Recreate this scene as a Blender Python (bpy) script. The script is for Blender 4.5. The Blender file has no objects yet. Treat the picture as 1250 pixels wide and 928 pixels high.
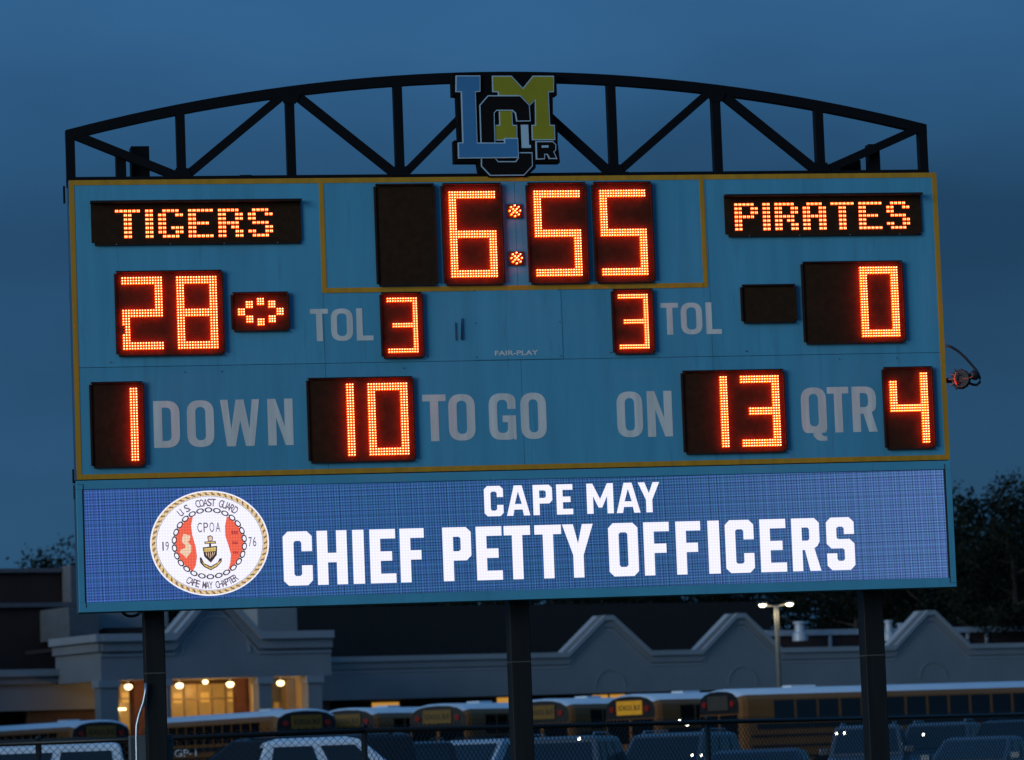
import bpy, math, random
from mathutils import Vector, Matrix
random.seed(7)
SC = bpy.context.scene
COL = SC.collection
R_ = math.radians

# ------------------------------------------------------------------ camera
CAM = Vector((-2.4701, -31.7493, 1.45)); YAW, PITCH, ROLL, FPX = .1889, .0967, -.0373, 4805.9
fw = Vector((math.sin(YAW)*math.cos(PITCH), math.cos(YAW)*math.cos(PITCH), math.sin(PITCH)))
r0 = Vector((math.cos(YAW), -math.sin(YAW), 0)); u0 = r0.cross(fw)
rt = math.cos(ROLL)*r0 + math.sin(ROLL)*u0
up = -math.sin(ROLL)*r0 + math.cos(ROLL)*u0
cd = bpy.data.cameras.new('camera'); cam = bpy.data.objects.new('camera', cd); COL.objects.link(cam)
cam.matrix_world = Matrix(((rt.x, up.x, -fw.x, CAM.x), (rt.y, up.y, -fw.y, CAM.y), (rt.z, up.z, -fw.z, CAM.z), (0, 0, 0, 1)))
cd.sensor_width = 36; cd.lens = FPX*36/1250; cd.clip_end = 3000; cd.clip_start = .5
cd.dof.use_dof = True; cd.dof.focus_distance = 32.4; cd.dof.aperture_fstop = 4.8
SC.camera = cam

# ------------------------------------------------------------------ world, sun, exposure
SUN_EL, SUN_AZ = R_(10), R_(-123)      # azimuth measured from +y towards +x; low light from the far left
w = bpy.data.worlds.new('World'); SC.world = w; w.use_nodes = True
nt = w.node_tree; nt.nodes.clear()
N = nt.nodes.new; L = nt.links.new
out = N('ShaderNodeOutputWorld'); bg = N('ShaderNodeBackground'); bg.inputs['Strength'].default_value = .05
sky = N('ShaderNodeTexSky'); sky.sky_type = 'NISHITA'; sky.sun_disc = False
sky.sun_elevation = SUN_EL; sky.sun_rotation = SUN_AZ; sky.air_density = 1.3; sky.dust_density = .6; sky.ozone_density = 4
tint = N('ShaderNodeMix'); tint.data_type = 'RGBA'; tint.blend_type = 'MULTIPLY'; tint.inputs[0].default_value = 1
tint.inputs[7].default_value = (.20, .50, .80, 1)
tc = N('ShaderNodeTexCoord'); mp = N('ShaderNodeMapping'); mp.inputs['Scale'].default_value = (1.0, 1.0, 2.6); mp.inputs['Location'].default_value = (2.22, 0, 0)
no = N('ShaderNodeTexNoise'); no.inputs['Scale'].default_value = 3.6; no.inputs['Detail'].default_value = 5; no.inputs['Roughness'].default_value = .5
mr = N('ShaderNodeMapRange'); mr.inputs[1].default_value = .32; mr.inputs[2].default_value = .68; mr.inputs[3].default_value = .66; mr.inputs[4].default_value = 1.34
cl = N('ShaderNodeMix'); cl.data_type = 'RGBA'; cl.blend_type = 'MULTIPLY'; cl.inputs[0].default_value = 1
L(tc.outputs['Generated'], mp.inputs[0]); L(mp.outputs[0], no.inputs['Vector']); L(no.outputs[0], mr.inputs[0])
L(sky.outputs[0], tint.inputs[6]); L(mr.outputs[0], cl.inputs[7])
oc = N('ShaderNodeMix'); oc.data_type = 'RGBA'; oc.inputs[0].default_value = .72          # overcast veil over the clear sky
oc.inputs[7].default_value = (.60, 2.10, 4.75, 1)
L(tint.outputs[2], oc.inputs[6]); L(oc.outputs[2], cl.inputs[6])
sep = N('ShaderNodeSeparateXYZ'); L(tc.outputs['Generated'], sep.inputs[0])          # overcast sky: darker towards the horizon all round
hz_g = N('ShaderNodeMapRange'); hz_g.inputs[1].default_value = .03; hz_g.inputs[2].default_value = .62; hz_g.inputs[3].default_value = .60; hz_g.inputs[4].default_value = 1.90
L(sep.outputs[2], hz_g.inputs[0])
hm_ = N('ShaderNodeMix'); hm_.data_type = 'RGBA'; hm_.blend_type = 'MULTIPLY'; hm_.inputs[0].default_value = 1
L(cl.outputs[2], hm_.inputs[6]); L(hz_g.outputs[0], hm_.inputs[7])
L(hm_.outputs[2], bg.inputs[0]); L(bg.outputs[0], out.inputs[0])
sd = bpy.data.lights.new('sun', 'SUN'); sun = bpy.data.objects.new('sun', sd); COL.objects.link(sun)
sd.energy = 1.42; sd.angle = R_(30); sd.color = (.80, .93, 1)
tosun = Vector((math.sin(SUN_AZ)*math.cos(SUN_EL), math.cos(SUN_AZ)*math.cos(SUN_EL), math.sin(SUN_EL)))
sun.rotation_euler = tosun.to_track_quat('Z', 'Y').to_euler()
SC.view_settings.view_transform = 'Standard'; SC.view_settings.look = 'None'; SC.view_settings.gamma = 1
SC.view_settings.exposure = 0
try:
    SC.view_settings.use_curve_mapping = False
except Exception: pass

# ------------------------------------------------------------------ helpers
def lin(c):
    return tuple(((v/255)/12.92 if v/255 <= .04045 else ((v/255+.055)/1.055)**2.4) for v in c)

def ray(px, py):
    return fw + rt*((px-625)/FPX) - up*((py-464)/FPX)
def at(px, py, Y=0.):                    # photo pixel -> (x, z) on the vertical plane y = Y
    d = ray(px, py); t = (Y-CAM.y)/d.y
    return CAM.x+t*d.x, CAM.z+t*d.z
def atd(px, py, dist):                   # photo pixel -> point at that depth
    return CAM + ray(px, py)*dist
def gz(y):                               # height of the ground
    t = max(0, min(1, (y-15)/70)); t = t*t*(3-2*t)
    return .34*t

MATS = {}
def mat(name, rgb, rough=.6, metal=0., var=.12, scale=3., bump=0., bscale=40., streak=False, spec=.5, emit=None, es=0.):
    if name in MATS: return MATS[name]
    m = bpy.data.materials.new(name); m.use_nodes = True; t = m.node_tree; b = t.nodes['Principled BSDF']
    b.inputs['Roughness'].default_value = rough; b.inputs['Metallic'].default_value = metal
    b.inputs['Specular IOR Level'].default_value = spec
    c = t.nodes.new('ShaderNodeTexCoord'); mp = t.nodes.new('ShaderNodeMapping')
    mp.inputs['Scale'].default_value = (6, 6, .5) if streak else (1, 1, 1)
    n = t.nodes.new('ShaderNodeTexNoise'); n.inputs['Scale'].default_value = scale; n.inputs['Detail'].default_value = 6
    r = t.nodes.new('ShaderNodeMapRange'); r.inputs[1].default_value = .3; r.inputs[2].default_value = .7
    r.inputs[3].default_value = 1-var; r.inputs[4].default_value = 1+var
    x = t.nodes.new('ShaderNodeMix'); x.data_type = 'RGBA'; x.blend_type = 'MULTIPLY'; x.inputs[0].default_value = 1
    x.inputs[6].default_value = (*rgb, 1)
    k = t.links.new
    k(c.outputs['Object'], mp.inputs[0]); k(mp.outputs[0], n.inputs['Vector']); k(n.outputs[0], r.inputs[0]); k(r.outputs[0], x.inputs[7])
    k(x.outputs[2], b.inputs['Base Color'])
    if bump:
        n2 = t.nodes.new('ShaderNodeTexNoise'); n2.inputs['Scale'].default_value = bscale; n2.inputs['Detail'].default_value = 4
        bp = t.nodes.new('ShaderNodeBump'); bp.inputs['Strength'].default_value = bump; bp.inputs['Distance'].default_value = .01
        k(c.outputs['Object'], n2.inputs['Vector']); k(n2.outputs[0], bp.inputs['Height']); k(bp.outputs[0], b.inputs['Normal'])
    if emit:
        b.inputs['Emission Color'].default_value = (*emit, 1); b.inputs['Emission Strength'].default_value = es
    MATS[name] = m; return m
def per_object(m, lo, hi):
    t = m.node_tree; b = t.nodes['Principled BSDF']; src = b.inputs['Base Color'].links[0].from_socket
    oi = t.nodes.new('ShaderNodeObjectInfo'); r = t.nodes.new('ShaderNodeMapRange'); r.inputs[3].default_value = lo; r.inputs[4].default_value = hi
    x = t.nodes.new('ShaderNodeMix'); x.data_type = 'RGBA'; x.blend_type = 'MULTIPLY'; x.inputs[0].default_value = 1
    t.links.new(oi.outputs['Random'], r.inputs[0]); t.links.new(src, x.inputs[6]); t.links.new(r.outputs[0], x.inputs[7]); t.links.new(x.outputs[2], b.inputs['Base Color'])
def grime(m, amt=.35):
    """blotchy dirt and chalking on painted sheet"""
    t = m.node_tree; b = t.nodes['Principled BSDF']; src = b.inputs['Base Color'].links[0].from_socket; k = t.links.new
    c = t.nodes.new('ShaderNodeTexCoord'); mp = t.nodes.new('ShaderNodeMapping'); mp.inputs['Scale'].default_value = (9, 9, .7)
    n = t.nodes.new('ShaderNodeTexNoise'); n.inputs['Scale'].default_value = 1.6; n.inputs['Detail'].default_value = 8; n.inputs['Roughness'].default_value = .65
    r = t.nodes.new('ShaderNodeMapRange'); r.inputs[1].default_value = .56; r.inputs[2].default_value = .74; r.inputs[3].default_value = 0; r.inputs[4].default_value = amt
    x = t.nodes.new('ShaderNodeMix'); x.data_type = 'RGBA'; x.inputs[7].default_value = (.03, .06, .07, 1)
    k(c.outputs['Object'], mp.inputs[0]); k(mp.outputs[0], n.inputs['Vector']); k(n.outputs[0], r.inputs[0]); k(r.outputs[0], x.inputs[0]); k(src, x.inputs[6]); k(x.outputs[2], b.inputs['Base Color'])
def emat(name, rgb, s, pattern=0., var=0.):
    """emissive; pattern = depth of the LED pixel grid"""
    m = bpy.data.materials.new(name); m.use_nodes = True; t = m.node_tree; t.nodes.clear(); k = t.links.new
    o = t.nodes.new('ShaderNodeOutputMaterial'); e = t.nodes.new('ShaderNodeEmission'); k(e.outputs[0], o.inputs[0])
    e.inputs[0].default_value = (*rgb, 1); e.inputs[1].default_value = s
    MATS[name] = m
    if pattern or var:
        c = t.nodes.new('ShaderNodeTexCoord')
        n = t.nodes.new('ShaderNodeTexNoise'); n.inputs['Scale'].default_value = 1.5
        k(c.outputs['Object'], n.inputs['Vector'])
        r = t.nodes.new('ShaderNodeMapRange'); r.inputs[1].default_value = .3; r.inputs[2].default_value = .7
        r.inputs[3].default_value = s*(1-var); r.inputs[4].default_value = s*(1+var); k(n.outputs[0], r.inputs[0])
        k(r.outputs[0], e.inputs[1])
    return m

class MB:
    def __init__(s): s.v = []; s.f = []; s.m = []
    def add(s, vs, fs, mi=0):
        b = len(s.v); s.v += [tuple(v) for v in vs]
        for f in fs: s.f.append(tuple(b+i for i in f)); s.m.append(mi)
    def box(s, x0, x1, y0, y1, z0, z1, mi=0):
        s.add([(x0,y0,z0),(x1,y0,z0),(x1,y1,z0),(x0,y1,z0),(x0,y0,z1),(x1,y0,z1),(x1,y1,z1),(x0,y1,z1)],
              [(0,3,2,1),(4,5,6,7),(0,1,5,4),(1,2,6,5),(2,3,7,6),(3,0,4,7)], mi); return s
    def prism(s, poly, y0, y1, mi=0):     # poly in (x,z), counter-clockwise seen from -y
        a = sum(poly[i][0]*poly[(i+1) % len(poly)][1]-poly[(i+1) % len(poly)][0]*poly[i][1] for i in range(len(poly)))
        if a < 0: poly = poly[::-1]
        n = len(poly); s.add([(x, y0, z) for x, z in poly]+[(x, y1, z) for x, z in poly],
            [tuple(range(n)), tuple(range(2*n-1, n-1, -1))]+[(i, i+n, (i+1) % n+n, (i+1) % n) for i in range(n)], mi); return s
    def tube(s, pts, r, seg=8, mi=0, caps=True):
        pts = [Vector(p) for p in pts]; rs = r if isinstance(r, (list, tuple)) else [r]*len(pts); rings = []
        up_ = Vector((0, 0, 1))
        d = (pts[1]-pts[0]).normalized()
        if abs(d.z) > .95: up_ = Vector((0, 1, 0))
        b0 = len(s.v)
        for i, p in enumerate(pts):
            if i == 0: d = pts[1]-pts[0]
            elif i == len(pts)-1: d = pts[-1]-pts[-2]
            else: d = (pts[i+1]-pts[i]).normalized()+(pts[i]-pts[i-1]).normalized()
            d.normalize(); a = d.cross(up_); a = a.normalized() if a.length > 1e-4 else Vector((1, 0, 0)); b = a.cross(d)
            for j in range(seg):
                t = 2*math.pi*j/seg; s.v.append(tuple(p+(a*math.cos(t)+b*math.sin(t))*rs[i]))
        for i in range(len(pts)-1):
            for j in range(seg):
                k = (j+1) % seg; s.f.append((b0+i*seg+j, b0+i*seg+k, b0+(i+1)*seg+k, b0+(i+1)*seg+j)); s.m.append(mi)
        if caps:
            s.f.append(tuple(b0+j for j in range(seg))[::-1]); s.m.append(mi)
            s.f.append(tuple(b0+(len(pts)-1)*seg+j for j in range(seg))); s.m.append(mi)
        return s
    def build(s, name, mats, parent=None, smooth=False, off=None, bevel=0.):
        me = bpy.data.meshes.new(name); me.from_pydata(s.v, [], s.f)
        if not isinstance(mats, (list, tuple)): mats = [mats]
        for m in mats: me.materials.append(m)
        me.polygons.foreach_set('material_index', s.m)
        if smooth: me.polygons.foreach_set('use_smooth', [True]*len(s.f))
        me.update(); o = bpy.data.objects.new(name, me); COL.objects.link(o)
        if parent: o.parent = parent
        if off is not None: o.location = off
        if bevel:
            bm = o.modifiers.new('bevel', 'BEVEL'); bm.width = bevel; bm.segments = 3; bm.limit_method = 'ANGLE'; bm.angle_limit = R_(25)
        return o

def tag(o, label=None, cat=None, group=None, kind=None):
    if label: o['label'] = label
    if cat: o['category'] = cat
    if group: o['group'] = group
    if kind: o['kind'] = kind
    return o
def empty(name, loc, rz=0):
    o = bpy.data.objects.new(name, None); COL.objects.link(o); o.location = loc; o.rotation_euler = (0, 0, rz); o.empty_display_size = .3
    return o
def copy_tree(o, par=None):               # a thing with its parts and their sub-parts
    c = o.copy(); COL.objects.link(c); c.parent = par
    for ch in list(o.children): copy_tree(ch, c)
    return c

def rnd(pts, segs):
    o = []; n = len(pts)
    for i, p in enumerate(pts):
        r = p[2] if len(p) > 2 else 0
        if r <= 0: o.append((p[0], p[1])); continue
        a = Vector(pts[i-1][:2])-Vector(p[:2]); b = Vector(pts[(i+1) % n][:2])-Vector(p[:2])
        ra = min(r, a.length*.5); rb = min(r, b.length*.5)
        P = Vector(p[:2]); A = P+a.normalized()*ra; B = P+b.normalized()*rb
        for j in range(segs+1):
            t = j/segs; q = A*(1-t)**2+P*2*t*(1-t)+B*t*t; o.append((q.x, q.y))
    return o

def glyph(ch, w, h, t, b, R, q):
    H = h/2
    O_out = [(0,0,R),(w,0,R),(w,h,R),(0,h,R)]; O_in = [(t,b,q),(w-t,b,q),(w-t,h-b,q),(t,h-b,q)]
    g = {
     'O': [O_out, O_in],
     'Q': [[(0,0,R),(.45*w,0),(.45*w,-.07*h,.03*h),(.62*w,-.175*h,.08*h),(.98*w,-.175*h),(.98*w,-.075*h),(.82*w,-.075*h,.04*h),(.76*w,0),(w,0,R*.6),(w,h,R),(0,h,R)], O_in],
     'D': [[(0,0),(w,0,R),(w,h,R),(0,h)], [(t,b),(w-t,b,q),(w-t,h-b,q),(t,h-b)]],
     'C': [[(w,.63*h),(w,h,R),(0,h,R),(0,0,R),(w,0,R),(w,.37*h),(w-t,.37*h),(w-t,b,q),(t,b,q),(t,h-b,q),(w-t,h-b,q),(w-t,.63*h)]],
     'G': [[(w,.66*h),(w,h,R),(0,h,R),(0,0,R),(w*.86,-.005*h,R*.5),(w*.88,.05*h),(w*.9,0),(w,0),(w,.52*h),(.5*w,.52*h),(.5*w,.52*h-b),(w-t,.52*h-b),(w-t,b,q),(t,b,q),(t,h-b,q),(w-t,h-b,q),(w-t,.66*h)]],
     'S': [[(w,.68*h),(w,h,R),(0,h,R),(0,H-b/2,R),(w-t,H-b/2,q),(w-t,b,q),(t,b,q),(t,.32*h),(0,.32*h),(0,0,R),(w,0,R),(w,H+b/2,R),(t,H+b/2,q),(t,h-b,q),(w-t,h-b,q),(w-t,.68*h)]],
     'P': [[(0,0),(t,0),(t,.38*h),(w,.38*h,R),(w,h,R),(0,h)], [(t,.38*h+b),(w-t,.38*h+b,q),(w-t,h-b,q),(t,h-b)]],
     'R': [[(0,0),(t,0),(t,.40*h),(.46*w,.40*h),(w-1.02*t,0),(w*1.02,0),(.80*w,.43*h),(w,.5*h,R*.6),(w,h,R),(0,h)], [(t,.40*h+b),(w-t,.40*h+b,q),(w-t,h-b,q),(t,h-b)]],
     'E': [[(0,0),(w,0),(w,b),(t,b),(t,H-b/2),(.86*w,H-b/2),(.86*w,H+b/2),(t,H+b/2),(t,h-b),(w,h-b),(w,h),(0,h)]],
     'F': [[(0,0),(t,0),(t,.42*h),(.88*w,.42*h),(.88*w,.42*h+b),(t,.42*h+b),(t,h-b),(w,h-b),(w,h),(0,h)]],
     'H': [[(0,0),(t,0),(t,H-b/2),(w-t,H-b/2),(w-t,0),(w,0),(w,h),(w-t,h),(w-t,H+b/2),(t,H+b/2),(t,h),(0,h)]],
     'I': [[(0,0),(w,0),(w,h),(0,h)]],
     'T': [[(w/2-t/2,0),(w/2+t/2,0),(w/2+t/2,h-b),(w,h-b),(w,h),(0,h),(0,h-b),(w/2-t/2,h-b)]],
     'L': [[(0,0),(w,0),(w,b),(t,b),(t,h),(0,h)]],
     'M': [[(0,0),(t,0),(t,.58*h),(.43*w,.2*h),(.57*w,.2*h),(w-t,.58*h),(w-t,0),(w,0),(w,h),(w-t*.95,h),(.5*w,.48*h),(t*.95,h),(0,h)]],
     'A': [[(0,0),(t,0),(t+.05*w,.2*h),(w-t-.05*w,.2*h),(w-t,0),(w,0),(.67*w,h),(.33*w,h)], [(.35*w,.2*h+b),(.65*w,.2*h+b),(.5*w,.8*h)]],
     'Y': [[(.5*w-t/2,0),(.5*w+t/2,0),(.5*w+t/2,.42*h),(w,h),(w-1.05*t,h),(.5*w,.64*h),(1.05*t,h),(0,h),(.5*w-t/2,.42*h)]],
     'N': [[(0,0),(t,0),(t,.60*h),(w-t*.95,0),(w,0),(w,h),(w-t,h),(w-t,.40*h),(t*.95,h),(0,h)]],
     'W': [[(.15*w,0),(.37*w,0),(.5*w,.55*h),(.63*w,0),(.85*w,0),(w,h),(.81*w,h),(.735*w,.36*h),(.6*w,h),(.4*w,h),(.265*w,.36*h),(.19*w,h),(0,h)]],
    }
    return g[ch]

def fill_mesh(loops, y, th=.002):
    """filled flat shape with holes (x,z loops) -> verts/faces via a 2D curve"""
    cu = bpy.data.curves.new('c', 'CURVE'); cu.dimensions = '2D'; cu.fill_mode = 'BOTH'; cu.extrude = th/2
    for lp in loops:
        s = cu.splines.new('POLY'); s.points.add(len(lp)-1)
        for i, p in enumerate(lp): s.points[i].co = (p[0], p[1], 0, 1)
        s.use_cyclic_u = True
    o = bpy.data.objects.new('c', cu); COL.objects.link(o)
    me = bpy.data.meshes.new_from_object(o)
    vs = [(v.co.x, y-v.co.z, v.co.y) for v in me.vertices]; fs = [tuple(p.vertices) for p in me.polygons]
    bpy.data.objects.remove(o); bpy.data.curves.remove(cu); bpy.data.meshes.remove(me)
    return vs, fs
def font_mesh(txt, w, h, x, z, y, bold=0., rot=0., center=False):
    """default-font text scaled into a w x h box -> verts/faces on plane y"""
    cu = bpy.data.curves.new('t', 'FONT'); cu.body = txt; cu.fill_mode = 'BOTH'; cu.offset = bold
    o = bpy.data.objects.new('t', cu); COL.objects.link(o)
    bpy.context.view_layer.update()
    me = bpy.data.meshes.new_from_object(o)
    xs = [v.co.x for v in me.vertices]; zs = [v.co.y for v in me.vertices]
    if not xs: bpy.data.objects.remove(o); return [], []
    a, b_, c, d = min(xs), max(xs), min(zs), max(zs); out_ = []
    for v in me.vertices:
        X = (v.co.x-a)/(b_-a)*w; Z = (v.co.y-c)/(d-c)*h
        if center: X -= w/2; Z -= h/2
        out_.append((x+X*math.cos(rot)-Z*math.sin(rot), y, z+X*math.sin(rot)+Z*math.cos(rot)))
    fs = [tuple(p.vertices) for p in me.polygons]
    bpy.data.objects.remove(o); bpy.data.curves.remove(cu); bpy.data.meshes.remove(me)
    return out_, fs

# ------------------------------------------------------------------ materials
M_panel = mat('panel_blue', (.075, .315, .465), .5, 0, .10, 1.2, streak=True)
per_object(M_panel, .94, 1.06); grime(M_panel, .32)
M_frame = mat('frame_blue', (.075, .33, .47), .45, 0, .08, 2)
M_yellow = mat('stripe_yellow', (.52, .245, .008), .5, 0, .15, 2, streak=True)
grime(M_frame, .25); grime(M_yellow, .35)
M_side = mat('cabinet_side', (.05, .12, .19), .5, .2)
M_joint = mat('joint_dark', (.01, .02, .03), .8)
M_letter = mat('letter_vinyl', (.66, .66, .62), .6, 0, .14, 2.5, streak=True)
M_black = mat('truss_black', (.004, .004, .005), .6, 0, .2, 2, spec=.15)
M_pole = mat('pole_steel', (.010, .0105, .011), .6, .1, .35, 2.5, streak=True, spec=.3)
M_face = mat('display_face', (.032, .016, .008), .9, 0, .2, 20, spec=.1)
M_rim = mat('display_rim', (.020, .012, .010), .7, 0, .2, 8, spec=.2)
M_box = mat('box_grey', (.10, .12, .13), .5, .3, .15, 4)
M_galv = mat('galvanised', (.45, .47, .5), .35, .8)
M_rubber = mat('rubber_black', (.012, .012, .013), .5)
M_core = emat('led_core', (1.0, .80, .44), 3.6)
M_ring = emat('led_ring', (1.0, .028, .001), 34.0)
M_halo = emat('led_halo', (1.0, .13, .002), 1.0)  # weak glow ring, paints the bloom around each LED
M_off = mat('led_dead', (.02, .012, .01), .3)

# ------------------------------------------------------------------ scoreboard
SB = empty('scoreboard', (3.66, .38, 0)); OFF = (-3.66, -.38, 0)
tag(SB, 'light blue football scoreboard on dark posts, lit orange digits above a blue video screen', 'scoreboard')
W, ZT, ZB, ZS = 7.32, 6.282, 3.844, 4.751
def P(mb, name, m, parent=SB, **k):
    return mb.build(name, m, parent, off=OFF if parent is SB else None, **k)
P(MB().box(0, W, .012, .26, ZB, ZT), 'cabinet', M_side)
xs = [0.0, 2.05, 3.68, 5.31, W]
for r, (a, b) in enumerate(((ZB, ZS), (ZS, ZT))):
    for i in range(4):
        P(MB().box(xs[i]+(.0015 if i else 0), xs[i+1]-(.0015 if i < 3 else 0), 0, .012, a+(.002 if r else 0), b-(0 if r else .002)), 'face_panel', M_panel)
P(MB().box(3.292, 4.036, -.004, 0, 4.757, 5.352), 'access_door', M_panel)
# border stripe
b = MB(); t = .041
b.box(0, W, -.003, 0, ZT-t, ZT); b.box(0, W, -.003, 0, ZB, ZB+t)
b.box(0, t, -.003, 0, ZB+t, ZT-t); b.box(W-t, W, -.003, 0, ZB+t, ZT-t)
P(b, 'border_stripe', M_yellow)
b = MB(); fz = 5.331; t = .040
b.box(2.044, 2.044+t, -.003, 0, fz, ZT-.041); b.box(5.295-t, 5.295, -.003, 0, fz, ZT-.041)
b.box(2.044+t, 5.295-t, -.0055, 0, fz, fz+t)
P(b, 'clock_frame_stripe', M_yellow)
# torn strip of vinyl and small screws
b = MB()
x, z = at(562, 412); b.prism([(x, z-.02), (x+.012, z-.02), (x+.012, z+.16)], -.02, -.0045)
x, z = at(556, 413); b.box(x, x+.004, -.012, -.0045, z-.02, z+.13)
P(b, 'loose_vinyl_strip', M_joint)
b = MB()
for x, z in ((3.31, 4.78), (4.02, 4.78), (3.31, 5.33), (4.02, 5.33), (3.31, 5.06), (4.02, 5.06), (2.7, 4.70), (4.44, 4.80), (1.2, 4.70), (.9, 4.70), (6.4, 4.71), (5.6, 4.79), (2.9, 4.79), (6.9, 4.71), (.3, 4.79)):
    b.tube([(x, -.008, z), (x, .0, z)], .005, 6)
P(b, 'screw', M_joint)['kind'] = 'stuff'

GL = {'2': 'abged', '8': 'abcdefg'}
SEG = {'0': 'abcdef', '1': 'bc', '2': 'abged', '3': 'abgcd', '4': 'fgbc', '5': 'afgcd', '6': 'afgedc', '8': 'abcdefg'}
def leds(mb, cx, cz, r, y=-.0205, dead=False):
    """one LED: hexagonal lens with dim painted halo ring, orange shoulder and bright core"""
    vs = []
    for rr, yy in ((r*1.36, y), (r*.70, y-.004), (r*.66, y-.030), (r*.60, y-.032)):
        for j in range(6):
            a = math.pi/6+j*math.pi/3; vs.append((cx+rr*math.cos(a), yy, cz+rr*math.sin(a)))
    q = lambda k: [(k*6+j, k*6+(j+1) % 6, k*6+6+(j+1) % 6, k*6+6+j) for j in range(6)]
    mb.add(vs, q(0), 2 if dead else 3); mb.add(vs, q(1)+q(2), 2 if dead else 1)
    mb.add(vs[18:24], [(0, 1, 2, 3, 4, 5)], 2 if dead else 0)
def digit_cells(ch, nc, nr, s):
    on = set(); m0 = (nr-s)//2; seg = SEG[ch]
    def blk(c0, c1, r0_, r1):
        for c in range(c0, c1):
            for r in range(r0_, r1): on.add((c, r))
    if 'a' in seg: blk(0, nc, 0, s)
    if 'd' in seg: blk(0, nc, nr-s, nr)
    if 'g' in seg: blk(s if ch == '3' else 0, nc, m0, m0+s)
    if 'f' in seg: blk(0, s, 3 if ch == '4' else 0, m0+s)
    if 'e' in seg: blk(0, s, m0, nr)
    if 'b' in seg: blk(nc-s, nc, 0, m0+s)
    if 'c' in seg: blk(nc-s, nc, m0, nr)
    return on
def housing(name, x0, x1, z0, z1, label, visor=.02, n=.022):
    poly = [(x0+n, z0), (x1-n, z0), (x1-n, z0+n), (x1, z0+n), (x1, z1-n), (x1-n, z1-n), (x1-n, z1), (x0+n, z1), (x0+n, z1-n), (x0, z1-n), (x0, z0+n), (x0+n, z0+n)]
    h = P(MB().prism(poly, -.020, -.004), name, M_face); h['label'] = label
    f = MB(); d = -.034
    f.box(x0, x0+.014, d, -.020, z0+n, z1-n); f.box(x1-.014, x1, d, -.020, z0+n, z1-n)
    f.box(x0+n, x1-n, d, -.020, z0, z0+.012)
    f.build('rim', M_rim, h)
    MB().box(x0+n*.6, x1-n*.6, -.030-visor, -.0201, z1-.014, z1-.002).build('visor', M_rim, h)
    return h
def led_digit(h, ch, x0, x1, z0, z1, nc, nr, s, r, dead=()):
    mb = MB()
    for c, rr in digit_cells(ch, nc, nr, s):
        leds(mb, x0+(x1-x0)*c/(nc-1), z1-(z1-z0)*rr/(nr-1), r, dead=(c, rr) in dead)
    mb.build('led_digit', [M_core, M_ring, M_off, M_halo], h)
BR = .0077
# clock
housing('digit_display', 2.497, 3.009, 5.377, 6.226, 'unlit tall digit window at the left of the clock')
for x0, ch in ((3.056, '6'), (3.771, '5'), (4.329, '5')):
    h = housing('digit_display', x0, x0+.515, 5.374, 6.226, 'tall clock digit window showing %s' % ch)
    led_digit(h, ch, x0+.069, x0+.069+.374, 5.447, 6.148, 18, 33, 3, BR)
for zc in (5.989, 5.595):
    h = P(MB().box(3.608, 3.733, -.018, -.004, zc-.058, zc+.058), 'colon_display', M_face)
    mb = MB(); pts = [(0, 0)]+[(.021*math.cos(R_(45+90*k)), .021*math.sin(R_(45+90*k))) for k in range(4)]+[(.044*math.cos(R_(45*k)), .044*math.sin(R_(45*k))) for k in range(8)]
    for a, c in pts: leds(mb, 3.6705+a, zc+c, .0085, y=-.0185)
    mb.build('led_dots', [M_core, M_ring, M_off, M_halo], h)
# 18 inch digits
def two(x0, z0, z1, chars, label, w=.886):
    h = housing('digit_display', x0, x0+w, z0, z1, label)
    for k, ch in enumerate(chars):
        if ch == ' ': continue
        a = x0+(.064 if k == 0 else .509)
        led_digit(h, ch, a, a+.3135, z0+.0605, z0+.0605+.5775, 15, 27, 3, BR, dead={(0, 18), (0, 19), (0, 20)} if ch == '2' else ())
two(.344, 4.834, 5.532, '28', 'score window showing 28')
two(6.096, 4.836, 5.534, ' 0', 'score window showing 0')
two(1.886, 3.932, 4.632, '10', 'window showing 10 beside TO GO')
two(5.025, 3.935, 4.635, '13', 'window showing 13 beside ON')
def one(x0, z0, z1, ch, label):
    h = housing('digit_display', x0, x0+.443, z0, z1, label)
    led_digit(h, ch, x0+.064, x0+.064+.3135, z0+.06, z0+.06+.577, 15, 27, 3, BR)
one(.118, 3.932, 4.631, '1', 'window showing 1 beside DOWN')
one(6.757, 3.935, 4.634, '4', 'window showing 4 beside QTR')
for x0, nm in ((2.516, 'left'), (4.459, 'right')):
    h = housing('digit_display', x0, x0+.358, 4.779, 5.326, 'small timeout digit window showing 3', n=.02)
    led_digit(h, '3', x0+.062, x0+.062+.236, 4.831, 5.272, 12, 22, 2, .0072)
# possession indicator
h = housing('possession_display', 1.288, 1.768, 5.021, 5.345, 'small window with lit football shape')
mb = MB(); cx, cz = 1.529, 5.181
for bx, bz in ((-.158, 0), (.158, 0), (0, .084), (0, -.084), (-.092, .060), (.092, .060), (-.092, -.060), (.092, -.060)):
    for i in (-1, 0, 1):
        for j in (-1, 0, 1): leds(mb, cx+bx+i*.0205, cz+bz+j*.0205, .0078)
mb.build('led_football', [M_core, M_ring, M_off, M_halo], h)['kind'] = 'stuff'
housing('possession_display', 5.565, 6.045, 5.021, 5.348, 'small unlit black window')
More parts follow.
